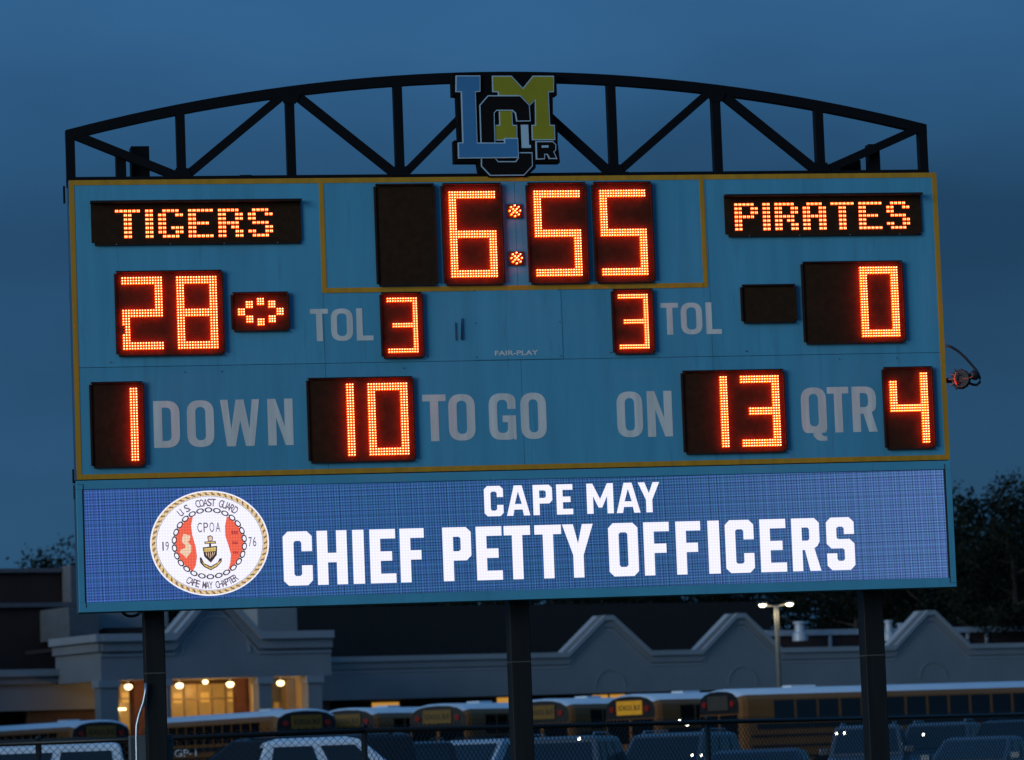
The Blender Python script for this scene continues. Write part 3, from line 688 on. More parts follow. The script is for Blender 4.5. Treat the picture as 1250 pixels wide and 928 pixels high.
P(MB().tube([(at(a, c, .03)[0], .0, at(a, c, .03)[1]) for a, c in gp], .0115, 8), 'gooseneck_cable', mat('cable', (.03, .03, .035), .5), smooth=True)
sx_, _ = at(1150, 464, 0)
P(MB().box(sx_-.02, hx-.03, .06, .09, hz-.02, hz+.02), 'bracket_arm', M_black)

# ================================================================ THE PLACE BEHIND
M_grass = mat('grass', (.03, .06, .02), .9, 0, .3, .8, bump=.6, bscale=30)
M_asph = mat('asphalt', (.045, .045, .048), .85, 0, .2, .5, bump=.4, bscale=20)
def ground(name, x0, x1, y0, y1, dz, m, nx=12, ny=60):
    vs, fs = [], []
    for j in range(ny+1):
        y = y0+(y1-y0)*j/ny
        for i in range(nx+1): vs.append((x0+(x1-x0)*i/nx, y, gz(y)+dz))
    for j in range(ny):
        for i in range(nx): k = j*(nx+1)+i; fs.append((k, k+1, k+nx+2, k+nx+1))
    mb = MB(); mb.add(vs, fs); o = mb.build(name, m); o['kind'] = 'structure'; return o
ground('ground', -900, 900, -120, 1400, 0, M_grass, 20, 240)
ground('parking_lot', -60, 90, 22, 118, .006, M_asph, 20, 60)

# ---------------------------------------------------------------- school building
A = R_(20.2); BD = 165.
q0 = atd(405, 940, BD); BO = Vector((q0.x, q0.y, 0)); bu = Vector((math.cos(A), math.sin(A), 0)); bn = Vector((-math.sin(A), math.cos(A), 0))
def bp(px, py, y=0.):                    # pixel -> local (x, z) on the plane local y
    d = ray(px, py); p0 = BO+bn*y; t = (p0-CAM).dot(bn)/d.dot(bn); p = CAM+d*t
    return (p-BO).dot(bu), p.z
SCH = empty('school_building', BO, A)
tag(SCH, 'low pale stucco school with gabled parapet and lit entrance canopy behind the buses', 'school')
M_st = mat('stucco', (.27, .275, .28), .85, 0, .10, .5, bump=.3, bscale=6)
M_st2 = mat('stucco_trim', (.35, .36, .37), .8, 0, .08, .6)
M_brick = mat('shade_block_brick', (.13, .05, .035), .85, 0, .25, 3, bump=.5, bscale=14)
M_roofd = mat('roof_brown', (.045, .022, .018), .85, 0, .2, .6)
M_winlit = mat('window_lit', (.3, .2, .06), .3, 0, .3, 1.2, emit=(1, .50, .11), es=.20)
M_winyel = mat('window_yellow', (.3, .2, .06), .3, 0, .15, 1.2, emit=(1, .48, .08), es=.50)
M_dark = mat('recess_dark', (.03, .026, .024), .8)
M_mull = mat('mullion', (.45, .34, .2), .5)
M_cream = mat('cream_wall', (.55, .45, .30), .8, 0, .08, 1)
M_cap = mat('coping_pale', (.45, .48, .52), .5, .2)
def bbox(name, px0, px1, pyt, pyb, y0, y1, m, par=SCH, at_x=None):
    x0, zt = bp(px0, pyt, y0); x1, _ = bp(px1, pyt, y0); _, zb = bp((px0+px1)/2, pyb, y0)
    return MB().box(min(x0, x1), max(x0, x1), y0, y1, min(zb, zt), max(zb, zt)).build(name, m, par)
def band(path, h, y0, y1, name, m, par=SCH):
    mb = MB()
    for a, b_ in zip(path[:-1], path[1:]):
        mb.prism([(a[0], a[1]-h), (b_[0], b_[1]-h), (b_[0], b_[1]), (a[0], a[1])], y0, y1)
    return mb.build(name, m, par)
def mid(*pts, y=0.): return [bp(*p, y) for p in pts]
# long fascia with three gables (pixel anchors give metre positions; levels are then made level)
X0, zpar = bp(405, 801); xe, _ = bp(1320, 782); zf0 = bp(450, 853)[1]; zf1 = bp(1250, 833)[1]; zsof = (zf0+zf1)/2
zp = (bp(600, 798)[1]+bp(1000, 790.5)[1]+bp(1230, 785)[1])/3
gab = []
for pxp, pyp in ((742, 752), (903, 748.5), (1135, 744.5)): gab.append(bp(pxp, pyp))
zpk = sum(g[1] for g in gab)/3; gw = 2.15
path = [(X0-3, zp)]
for gx, _ in gab: path += [(gx-gw, zp), (gx-.22, zpk), (gx+.22, zpk), (gx+gw, zp)]
path += [(xe, zp)]
wall = MB().prism(path+[(xe, zsof), (X0-3, zsof)], 0, .5).build('fascia_wall', M_st, SCH)
band(path, .22, -.13, .5, 'cornice', M_st2); band([(x, z-.22) for x, z in path], .30, -.05, 0, 'cornice_lower', M_st)
band([(x, z-.62) for x, z in path], .06, -.02, 0, 'cornice_line', M_st2)
for gx, _ in gab:
    MB().prism([(gx-gw, zp), (gx+gw, zp), (gx+.22, zpk), (gx-.22, zpk)], .5, .9).build('gable_return', M_st2, SCH)
    n_ = 20; cz = zsof+.25; ro, ri = .80, .74
    pts = [(gx+ro*math.cos(math.pi*i/n_), cz+ro*math.sin(math.pi*i/n_)) for i in range(n_+1)]+[(gx+ri*math.cos(math.pi*i/n_), cz+ri*math.sin(math.pi*i/n_)) for i in range(n_, -1, -1)]
    MB().prism(pts, -.022, 0).build('arch_moulding', M_st, SCH)
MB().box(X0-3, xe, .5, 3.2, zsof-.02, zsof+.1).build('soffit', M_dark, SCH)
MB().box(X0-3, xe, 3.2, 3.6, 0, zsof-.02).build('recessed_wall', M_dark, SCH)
MB().box(X0-3, xe, .5, 14, zsof+.1, zp-.5).build('roof_deck', M_roofd, SCH)
for a, b_, t, u in ((607.7, 622.7, 851, 858.5), (724, 742, 846.5, 855), (745.5, 763, 846, 854.5), (882.4, 900.5, 841.7, 848), (903.5, 919.6, 841.2, 847.5), (1118, 1136.5, 833.8, 838.5), (1138, 1153, 833.6, 838.2), (455, 487, 857.5, 860)):
    fr_ = bbox('window', a, b_, t, u+14, 3.12, 3.2, M_winyel)
    x0 = bp(a, t, 3.1)[0]; x1 = bp(b_, t, 3.1)[0]; zt = bp(a, t, 3.1)[1]
    MB().box(x0-.04, x1+.04, 3.06, 3.12, zt-.02, zt+.05).build('frame', M_mull, fr_)
# brown clerestory band with pale coping, roof vents
bbox('clerestory_wall', 935, 1330, 773, 800, 9, 9.5, M_roofd); bbox('coping', 935, 1330, 769.8, 773, 8.9, 9.6, M_cap)
for px in (1012, 1180, 1203, 1120): bbox('pilaster', px, px+3, 773, 795, 8.93, 9, M_cap)
for a, b_, t, u in ((969, 983, 759, 775), (1079.5, 1089.5, 757.5, 775), (1094, 1103, 761, 775)):
    x0, zt = bp(a, t, 8); x1, _ = bp(b_, t, 8); zb = bp(a, u, 8)[1]; c = (x0+x1)/2; r = (x1-x0)/2
    MB().tube([(c, 8, zb-.3), (c, 8, zb+.05), (c, 8, zb+.12), (c, 8, zt-.12), (c, 8, zt-.1), (c, 8, zt)], [r*1.15, r*1.1, r*.8, r*.75, r*1.0, r*.9], 16).build('roof_vent', M_cap, SCH, smooth=False)
# ----- entrance portico
PY = -4.3
xl = bp(122.7, 800, PY)[0]; xr = bp(404, 800, PY)[0]; zt_ = (bp(170, 775, PY)[1]+bp(370, 769, PY)[1])/2; zs_ = (bp(204, 830, PY)[1]+bp(396, 823.7, PY)[1])/2
gxc = bp(262, 735, PY)[0]; ghw = bp(315, 770, PY)[0]-gxc; gtop = zt_+ghw*.86
pth = [(xl, zt_), (gxc-ghw, zt_), (gxc-.3, gtop), (gxc+.3, gtop), (gxc+ghw, zt_), (xr, zt_)]
MB().prism(pth+[(xr, zs_), (xl, zs_)], PY, PY+.5).build('portico_fascia', M_st, SCH)
band(pth, .30, PY-.35, PY+.5, 'portico_cornice', M_st2); band([(x, z-.3) for x, z in pth], .38, PY-.18, PY, 'portico_cornice_lower', M_st)
band([(x, z-.80) for x, z in pth], .09, PY-.06, PY, 'portico_cornice_line', M_st2)
n_ = 24; ro, ri = 1.55, 1.45; cz = zs_+1.0
MB().prism([(gxc+ro*math.cos(math.pi*i/n_), cz+ro*math.sin(math.pi*i/n_)) for i in range(n_+1)]+[(gxc+ri*math.cos(math.pi*i/n_), cz+ri*math.sin(math.pi*i/n_)) for i in range(n_, -1, -1)], PY-.04, PY).build('arch_moulding', M_st2, SCH)
MB().prism([(gxc-ghw, zt_), (gxc+ghw, zt_), (gxc+.3, gtop), (gxc-.3, gtop)], PY+.5, PY+1.0).build('gable_return', M_st2, SCH)
for xx, s in ((xl, 0), (xr-.5, 0)):
    MB().box(xx, xx+.5, PY+.5, .0, zs_, zt_).build('portico_side', M_st, SCH)
MB().box(xl-.3, xl, PY-.3, 0, zt_-.3, zt_).build('portico_cornice', M_st2, SCH)
MB().box(xl-.14, xl, PY-.1, 0, zt_-.68, zt_-.3).build('portico_cornice_lower', M_st, SCH)
MB().box(xl+.5, xr-.5, PY+.5, 3.6, zs_+.05, zs_+.2).build('soffit', mat('soffit_white', (.5, .42, .3), .8), SCH)
MB().box(xl, xr, PY+.5, 3, zt_-.5, zt_-.35).build('roof_deck', M_roofd, SCH)
MB().box(xl-1.2, X0, .3, .6, 0, zs_+.05).build('entrance_wall', mat('entry_brown', (.12, .07, .04), .8), SCH)
for a, b_ in ((122.7, 144.4), (204, 208.5), (316.6, 332), (376.8, 393.5)):
    x0 = bp(a, 850, PY)[0]; x1 = bp(b_, 850, PY)[0]; c = MB().box(x0, x1, PY+.02, PY+.55, 0, zs_).build('column', M_st, SCH)
    MB().box(x0-.08, x1+.08, PY-.05, PY+.62, zs_-.28, zs_-.002).build('capital', M_st2, c)
def pier(a, b_, y, m, nm):
    x0 = bp(a, 850, y)[0]; x1 = bp(b_, 850, y)[0]; MB().box(x0, x1, y, y+.5, 0, zs_+.05).build(nm, m, SCH)
pier(164, 178, -1.2, M_brick, 'brick_pier'); pier(291, 306, -1.2, M_brick, 'brick_pier'); pier(307, 316, -1.4, M_cream, 'cream_pier')
pier(350, 366, -.6, M_cream, 'cream_pier'); pier(368, 377, -1.6, M_cream, 'cream_pier')
for a, b_, nv in ((145, 164, 1), (208, 291, 5), (332, 350, 2)):
    x0, zt = bp(a, 834, .2); x1, _ = bp(b_, 834, .2); z1 = bp((a+b_)/2, 835 if a < 300 else 831, .2)[1]
    w_ = MB().box(x0, x1, .22, .28, .6, z1).build('window', M_winlit, SCH)
    for i in range(nv+1): xx = x0+(x1-x0)*i/nv; MB().box(xx-.035, xx+.035, .16, .22, .6, z1).build('mullion', M_mull, w_)
    zz = bp((a+b_)/2, 853, .2)[1]; MB().box(x0, x1, .163, .22, zz-.03, zz+.03).build('transom', M_mull, w_)
    for k in range(nv):
        if k % 2: continue
        xx = x0+(x1-x0)*(k+.5)/nv; MB().box(xx-.3*(x1-x0)/nv, xx+.3*(x1-x0)/nv, .20, .219, z1-.75, z1-.35).build('lit_transom', M_winyel, w_)
M_globe = emat('lamp_globe', (1, .72, .36), 4.5)
lamps = []
for px, py in ((156.6, 834), (218.9, 831.9), (280.8, 830), (342.2, 828), (250.6, 832.5)):
    y = -2.4 if px != 250.6 else -.6; x, z = bp(px, py, y); z = zs_-.22 if px != 250.6 else z
    mb = MB(); rr = .15 if px != 250.6 else .11
    mb.tube([(x, y, z-rr*.8), (x, y, z-rr*.6), (x, y, z), (x, y, z+rr*.5), (x, y, z+rr*.62)], [rr*.35, rr*.8, rr*1.1, rr*.9, rr*.4], 14)
    g_ = mb.build('globe_light', M_globe, SCH, smooth=True)
    MB().tube([(x, y, z+rr*.62), (x, y, zs_+.05)], .04, 8).build('stem', M_cap, g_)
    ld = bpy.data.lights.new('entrance_lamp', 'POINT'); lo_ = bpy.data.objects.new('entrance_lamp', ld); COL.objects.link(lo_); lo_.parent = SCH
    lo_.location = (x, y, z-.35); ld.energy = 32 if px != 250.6 else 11; ld.color = (1, .58, .22); ld.shadow_soft_size = .2
bbox('ceiling_light', 145, 154, 864.5, 867, -.1, .1, M_globe)
# left wing, clerestory blocks, big dark roof
xw0 = bp(-60, 850)[0]; xw1 = bp(124, 850)[0]; zw1 = (bp(20, 818)[1]+bp(90, 816)[1])/2; zw0 = (bp(10, 869)[1]+bp(110, 865)[1])/2
MB().box(xw0, xw1, 0, .5, zw0, zw1).build('wing_fascia', M_st, SCH); band([(xw0, zw1), (xw1-.4, zw1)], .28, -.35, 0, 'wing_cornice', M_st2); band([(xw0, zw1-.28), (xw1-.4, zw1-.28)], .3, -.18, 0, 'wing_cornice_lower', M_st)
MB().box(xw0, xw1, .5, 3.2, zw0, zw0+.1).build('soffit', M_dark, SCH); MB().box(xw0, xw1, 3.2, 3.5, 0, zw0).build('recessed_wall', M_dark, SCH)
MB().box(xw0, xw1, .5, 12, zw1-.5, zw1-.4).build('roof_deck', M_roofd, SCH)
pier(66, 70, 2.6, M_st, 'mullion_post')
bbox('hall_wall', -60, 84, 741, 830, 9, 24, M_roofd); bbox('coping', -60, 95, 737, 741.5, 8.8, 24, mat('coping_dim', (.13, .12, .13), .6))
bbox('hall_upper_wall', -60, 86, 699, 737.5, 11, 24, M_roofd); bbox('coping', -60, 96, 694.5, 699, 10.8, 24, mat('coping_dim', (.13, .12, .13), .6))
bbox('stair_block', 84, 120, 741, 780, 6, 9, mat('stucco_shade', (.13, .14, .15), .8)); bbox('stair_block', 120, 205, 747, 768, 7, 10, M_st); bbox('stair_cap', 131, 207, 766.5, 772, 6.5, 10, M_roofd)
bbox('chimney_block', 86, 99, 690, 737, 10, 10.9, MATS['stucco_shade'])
bbox('upper_block', 314, 362, 742, 772, 3, 7, M_st)
bbox('rear_wall', 362, 940, 742, 800, 22, 23, mat('rear_wall_dark', (.02, .018, .018), .9))

# ---------------------------------------------------------------- block added out of view left of the car park, shades the school
def vw(lat, dep): return Vector((CAM.x, CAM.y, 0))+Vector((fw.x, fw.y, 0)).normalized()*dep+r0*lat
g_ = vw(-62, 122); SHADE_BLK = empty('shade_block', (g_.x, g_.y, gz(g_.y)), -YAW)
GH = 12.0
tag(SHADE_BLK, 'tall brown block added out of view left of the car park to shade the school', 'added shade block')
MB().box(-24, 24, -50, 58, 0, GH).build('shade_block_wall', M_brick, SHADE_BLK)
MB().box(-24.3, 24.3, -50.3, 58.3, GH, GH+.5).build('shade_block_parapet', M_cap, SHADE_BLK)
for k in range(12): MB().box(24, 24.08, -44+k*8, -41+k*8, 8, 11).build('window', mat('glass_dark', (.005, .006, .008), .06, 0, .1, 1, spec=1.0), SHADE_BLK)  # dark panes dressing the added block

# ---------------------------------------------------------------- lamp post
lp_ = atd(955, 918, 146); zz = gz(lp_.y); T_ = (918.5-740)*146/FPX+CAM.z
LPO = empty('street_lamp', (lp_.x, lp_.y, zz), -YAW); tag(LPO, 'tall lamp post with two lit heads between the second and third gables', 'street lamp')
MB().tube([(0, 0, 0), (0, 0, T_-zz-.3), (0, 0, T_-zz)], [.10, .09, .07], 10).build('pole', mat('lamp_pole', (.28, .26, .22), .5, .3), LPO, smooth=True)
M_lamp = emat('lamp_head_lit', (1, .93, .66), 9)
MB().tube([(-.42, 0, T_-zz+.04), (0, 0, T_-zz-.02), (.42, 0, T_-zz+.06)], .035, 6).build('arm', MATS['lamp_pole'], LPO)
for s in (-1, 1):
    h = MB().box(s*.50-.18, s*.50+.18, -.16, .12, T_-zz+.06, T_-zz+.16).build('lamp_head', mat('head_dark', (.04, .04, .04), .5), LPO, bevel=.02)
    MB().tube([(s*.50, -.02, T_-zz+.06), (s*.50, -.03, T_-zz-.01)], [.15, .09], 12).build('lens', M_lamp, h)
    ld = bpy.data.lights.new('street_lamp_light', 'POINT'); l2 = bpy.data.objects.new('street_lamp_light', ld); COL.objects.link(l2); l2.parent = LPO
    l2.location = (s*.55, -.2, T_-zz-.25); ld.energy = 22; ld.color = (1, .86, .55); ld.shadow_soft_size = .15

# ---------------------------------------------------------------- school buses
M_bus = mat('bus_yellow', (.27, .10, .018), .5, 0, .1, 1); M_busroof = mat('bus_roof_white', (.80, .82, .84), .45, 0, .06, 1)
M_blk = mat('bus_black', (.012, .012, .013), .5); M_glass = mat('glass_dark', (.005, .006, .008), .06, 0, .1, 1, spec=1.0)
M_sign = mat('bus_sign', (.24, .12, .01), .5); M_red = mat('lens_red', (.35, .02, .015), .3); M_tyre = mat('tyre', (.012, .012, .012), .9); M_rimm = mat('wheel_rim', (.25, .25, .26), .4, .6)
M_glint = emat('glint_white', (1, .92, .70), 12)  # glow colour of the glints on vehicle glass
PROF = [(1.22, .50), (1.22, 2.60), (1.20, 2.78), (1.12, 2.92), (.86, 3.05), (.5, 3.12), (0, 3.14)]
def bus():
    root = empty('school_bus', (0, 0, 0)); Lb = 10.6
    full = PROF+[(-y, z) for y, z in PROF[-2::-1]]
    lower = [p for p in full if p[1] <= 2.93]; n = len(full)
    def sec(x, k, pts): return [(x, y*k, (z-1.8)*(1-(1-k)*.55)+1.8) for y, z in pts]
    def loft(pts, st):
        mb = MB(); vs = []; m = len(pts)
        for x, k in st: vs += sec(x, k, pts)
        fs = [(i*m+j, i*m+j+1, (i+1)*m+j+1, (i+1)*m+j) for i in range(len(st)-1) for j in range(m-1)]
        mb.add(vs, fs); return mb, m
    st = [(.0, .90), (.08, .955), (.22, 1), (Lb-.22, 1), (Lb-.08, .955), (Lb, .9)]
    side = MB(); lo1 = PROF[:4]
    for sgn in (1, -1):
        vs = []
        for x, k in st: vs += sec(x, k, [(sgn*y, z) for y, z in lo1])
        side.add(vs, [(i*4+j, i*4+j+1, (i+1)*4+j+1, (i+1)*4+j) for i in range(5) for j in range(3)])
    for x, k in (st[0], st[-1]):
        e = sec(x, k, [(1.22, .5), (1.22, 2.52), (-1.22, 2.52), (-1.22, .5)]); side.add(e, [(0, 1, 2, 3)])
    side.box(.1, Lb-.1, -1.1, 1.1, .42, .52); side.build('body', M_bus, root)
    roof = [p for p in full if p[1] >= 2.91]; mb, m = loft(roof, st); mb.build('roof', M_busroof, root, smooth=True)
    for xx, k, s in ((st[0][0], .9, -1), (st[-1][0], .9, 1)):
        e = sec(xx, k, [p for p in full if p[1] >= 2.35]+[(-1.20, 2.38), (1.20, 2.38)]); q = MB(); q.add([(xx+s*.004, y, z) for _, y, z in e], [tuple(range(len(e)))])
        cap = q.build('end_cap', M_blk, root)
        ring = sec(xx+s*.0, k*1.0, full[1:-1])
        MB().box(min(xx+s*.01, xx+s*.05), max(xx+s*.01, xx+s*.05), -.56, .56, 2.47, 2.92).build('sign_panel', M_sign, cap)
        for yy in (-.78, .78): MB().tube([(xx+s*.01, yy, 2.66), (xx+s*.05, yy, 2.66)], .10, 12).build('warning_lamp', M_red, cap)
        for yy in (-.55, .55): MB().box(min(xx+s*.005, xx+s*.03), max(xx+s*.005, xx+s*.03), yy-.48, yy+.48, 1.55, 2.32).build('end_window', M_glass, root)
        v, f = font_mesh('SCHOOL BUS', .98, .17, 0, 0, 0, bold=.02)
        q = MB(); q.add([((xx+s*.053), -s*(a-.49)*-1 if s > 0 else -(a-.49), 2.61+c) for a, _, c in v], f); q.build('sign_text', M_blk, cap)
        q = MB()
        q.box(min(xx, xx+s*.16), max(xx, xx+s*.16), -1.15, 1.15, .5, .72); q.build('bumper', M_blk, root)
    # side windows, rails
    for sy in (-1, 1):
        for i in range(12):
            x0 = 1.05+i*.725; MB().box(x0, x0+.63, sy*1.215-.012, sy*1.215+.012, 2.10, 2.73).build('side_window', M_glass, root)
        for zz_ in (1.60, 1.28, .95, .66): MB().box(.3, Lb-.3, min(sy*1.22, sy*1.25), max(sy*1.22, sy*1.25), zz_, zz_+.06).build('rub_rail', M_blk, root)
    for sy in (-1, 1): MB().box(.5, Lb-.5, min(sy*1.22, sy*1.235), max(sy*1.22, sy*1.235), 1.84, 2.0).build('black_stripe', M_blk, root)
    for i, x in enumerate((2.6, 8.7)):
        for sy in (-1, 1):
            wh = MB().tube([(x, sy*.98, .5), (x, sy*1.235, .5)], .5, 18).build('wheel', M_tyre, root); MB().tube([(x, sy*1.235, .5), (x, sy*1.245, .5)], .28, 14).build('rim', M_rimm, wh)
    MB().box(2.2, 3.0, -.25, .25, 3.12, 3.2).build('roof_hatch', M_busroof, root)
    return root
BUS = [  # end-px, roof-py, distance, angle from the picture plane
 (907, 848, 122, 31, 'school bus seen side-on behind the right scoreboard post', 0),
 (805, 855, 125, 44, 'school bus with bright yellow sign next left of the side-on bus', 0),
 (700, 858, 128, 53, 'school bus just right of the middle scoreboard post', 0),
 (574, 862, 130, 58, 'school bus partly hidden by the middle scoreboard post', 0),
 (463, 863, 132, 60, 'school bus with dim sign, second left of the middle post', 0),
 (216, 870, 150, 34, 'school bus in front of the lit school entrance windows', 0)]
proto = bus()
for i, (px, py, d, th, lab, _) in enumerate(BUS):
    p = atd(px, 930-(px-625)*.0373, d); lz = gz(p.y); rz = R_(th)-YAW
    o = proto if i == 0 else copy_tree(proto)
    o.location = (p.x+1.22*-math.sin(rz), p.y+1.22*math.cos(rz), lz); o.rotation_euler = (0, 0, rz)
    tag(o, lab, 'bus', 'school buses parked in front of the school')
    if i == 1:  # this sign's lit look is put into its colour as a weak glow
        for c1 in o.children:
            for c2 in c1.children:
                if c2.name.startswith('sign_panel'): c2.material_slots[0].link = 'OBJECT'; c2.material_slots[0].material = mat('bus_sign_lit', (.85, .40, .02), .4, emit=(1, .4, .03), es=.12)
    if i == 0:
        BARE = [c2 for c1 in o.children for c2 in c1.children if c2.name.startswith('sign_') and abs(c2.data.vertices[0].co.x) < 1]
    if i == 0: o.scale = (1.18, 1, 1)
    else: o.scale = (1, 1, 1)
for px, d, th, lab in ((166, 138, 58, 'leftmost school bus, its white roof running out of frame'), (421, 130, 60, 'school bus directly above the silver white pickup, its side turned to the left')):
    p = atd(px, 930-(px-625)*.0373, d); o = copy_tree(proto); rz = R_(180-th)-YAW
    o.location = (p.x-1.22*abs(math.sin(rz)), p.y+.6, gz(p.y)); o.rotation_euler = (0, 0, rz); o.scale = (1, 1, 1)
    tag(o, lab, 'bus', 'school buses parked in front of the school')
for c2 in BARE:
    if c2.name.startswith('sign_panel'): c2.material_slots[0].link = 'OBJECT'; c2.material_slots[0].material = mat('panel_drab', (.06, .05, .035), .6)
    else: bpy.data.objects.remove(c2)

# ---------------------------------------------------------------- cars
def paint(name, rgb): return mat('paint_'+name, rgb, .22, .35, .05, 2, spec=.9)
PT = {'white': paint('white', (.80, .83, .86)), 'silver': paint('silver', (.50, .55, .60)), 'black': paint('black', (.010, .011, .014)), 'blue': paint('blue', (.018, .028, .05)),
      'grey': paint('grey', (.10, .11, .125)), 'steel': paint('steel', (.07, .09, .11))}
SHAPES = {  # length, width, height, beltline, greenhouse base x0,x1, roof x0,x1, hood height
 'sedan': (4.7, 1.82, 1.46, .95, -1.75, 1.15, -.95, .25, .92), 'suv': (4.75, 1.9, 1.78, 1.08, -2.25, 1.05, -1.95, .30, 1.05),
 'pickup': (5.8, 1.98, 1.90, 1.20, -.95, 1.45, -.72, .72, 1.15), 'van': (5.0, 1.96, 1.95, 1.12, -2.4, 1.75, -2.25, .70, 1.02)}
def car(kind, colr, dark_glass=True, winless=False):
    Lc, Wc, H, bz, g0, g1, r0_, r1, hz_ = SHAPES[kind]; root = empty('parked_'+kind if kind != 'sedan' else 'parked_car', (0, 0, 0)); pm = PT[colr]; hw = Wc/2
    f, bk = Lc/2, -Lc/2
    def loftx(prof_of, xs_):
        vs = []; m = 0
        for x in xs_: pr = prof_of(x); m = len(pr); vs += [(x, y, z) for y, z in pr]
        fs = [(i*m+j, i*m+(j+1) % m, (i+1)*m+(j+1) % m, (i+1)*m+j) for i in range(len(xs_)-1) for j in range(m)]
        fs += [tuple(range(m))[::-1], tuple((len(xs_)-1)*m+j for j in range(m))]; mb = MB(); mb.add(vs, fs); return mb
    def top(x):
        if x > g1: t = (x-g1)/(f-g1); return hz_-.22*t*t
        if x < g0: return (bz if kind != 'pickup' else bz-.02)
        return bz
    def pr(x):
        e = max(0, abs(x)-Lc*.40)/(Lc*.1); k = 1-.10*e*e; t = top(x)-(.08*e if x > 0 else .05*e); y = hw*k
        return [(-y*.94, .28), (-y, .5), (-y, t-.22), (-y*.93, t), (y*.93, t), (y, t-.22), (y, .5), (y*.94, .28)]
    xs_ = sorted({bk, bk*.95, bk*.86, g0, 0, g1, f*.86, f*.95, f, -Lc*.25, Lc*.3})
    loftx(pr, xs_).build('body', pm, root, bevel=.03)
    th = .80; c = [(g0, -hw*.93, bz), (g1, -hw*.93, bz), (g1, hw*.93, bz), (g0, hw*.93, bz)]
    rc = .10; rr = [(r0_, -hw*th, H-.05), (r1, -hw*th, H-.05), (r1, hw*th, H-.05), (r0_, hw*th, H-.05)]
    r2 = [(r0_+.18, -hw*(th-.14), H), (r1-.22, -hw*(th-.14), H), (r1-.22, hw*(th-.14), H), (r0_+.18, hw*(th-.14), H)]
    mb = MB(); mb.add(c+rr+r2, [(0, 1, 5, 4), (1, 2, 6, 5), (2, 3, 7, 6), (3, 0, 4, 7), (4, 5, 9, 8), (5, 6, 10, 9), (6, 7, 11, 10), (7, 4, 8, 11), (8, 9, 10, 11)])
    mb.build('cabin', pm, root, bevel=.04)
    def pane(a, b_, c_, d_, name, ins=.012):
        A_, B_, C_, D_ = map(Vector, (a, b_, c_, d_)); nn = (B_-A_).cross(D_-A_).normalized()*ins
        q = MB(); P4 = [A_+nn, B_+nn, C_+nn, D_+nn]; Q4 = [v-nn*1.5 for v in P4]; q.add(P4+Q4, [(0, 1, 2, 3), (0, 4, 5, 1), (1, 5, 6, 2), (2, 6, 7, 3), (3, 7, 4, 0)]); q.build(name, M_glass, root)
    def on(face, u, v): a, b_, c_, d_ = face; return a.lerp(b_, u).lerp(d_.lerp(c_, u), v)
    F = {k: [Vector(x) for x in v] for k, v in {'r': (c[0], c[1], rr[1], rr[0]), 'l': (c[2], c[3], rr[3], rr[2]), 'f': (c[1], c[2], rr[2], rr[1]), 'b': (c[3], c[0], rr[0], rr[3])}.items()}
    def win(k, u0, u1, v0, v1, nm): fc = F[k]; pane(on(fc, u0, v0), on(fc, u1, v0), on(fc, u1, v1), on(fc, u0, v1), nm)
    win('f', .06, .94, .08, .92, 'windshield'); win('b', .08, .92, .12, .88, 'rear_window')
    cuts = {'sedan': ((.14, .46), (.50, .84)), 'suv': ((.06, .26), (.30, .56), (.60, .88)), 'pickup': ((.10, .47), (.55, .88)), 'van': ((.05, .28), (.32, .58), (.62, .86))}[kind]
    if not winless:
        for a, b_ in cuts: win('r', a, b_, .10, .88, 'side_window'); win('l', 1-b_, 1-a, .10, .88, 'side_window')
    for x in (f-.95, bk+.95):
        for sy in (-1, 1):
            wh = MB().tube([(x, sy*(hw-.24), .34), (x, sy*(hw+.005), .34)], .34, 18).build('wheel', M_tyre, root); MB().tube([(x, sy*(hw+.005), .34), (x, sy*(hw+.015), .34)], .21, 12).build('rim', M_rimm, wh)
    for sy in (-1, 1):
        MB().box(f-.22, f-.03, sy*hw*.72-.16, sy*hw*.72+.16, .62, .76).build('headlight', mat('headlight', (.5, .5, .5), .15, .2), root)
        MB().box(bk+.0, bk+.14, sy*hw*.80-.11, sy*hw*.80+.11, bz-.28, bz-.04).build('taillight', M_red, root)
        MB().box(g1-.30, g1-.18, sy*(hw+.02), sy*(hw+.2) if sy > 0 else sy*(hw+.02)-.0001, bz+.02, bz+.17) if 0 else MB().box(g1-.32, g1-.20, min(sy*hw*.95, sy*(hw+.17)), max(sy*hw*.95, sy*(hw+.17)), bz+.02, bz+.17).build('mirror', pm, root, bevel=.02)
    if kind == 'pickup':
        MB().box(bk+.08, g0-.05, -hw*.86, hw*.86, bz-.06, bz-.018).build('bed_cover', M_blk, root)
        MB().box(f-.02, f+.08, -hw*.9, hw*.9, .42, .62).build('bumper', M_galv, root)
    if kind in ('suv', 'van'):
        for sy in (-1, 1): MB().tube([(r0_+.3, sy*hw*.66, H+.0), (r0_+.4, sy*hw*.66, H+.05), (r1-.4, sy*hw*.66, H+.05), (r1-.3, sy*hw*.66, H)], .016, 6).build('roof_rail', M_galv if colr in ('grey', 'steel', 'blue') else M_blk, root)
    return root
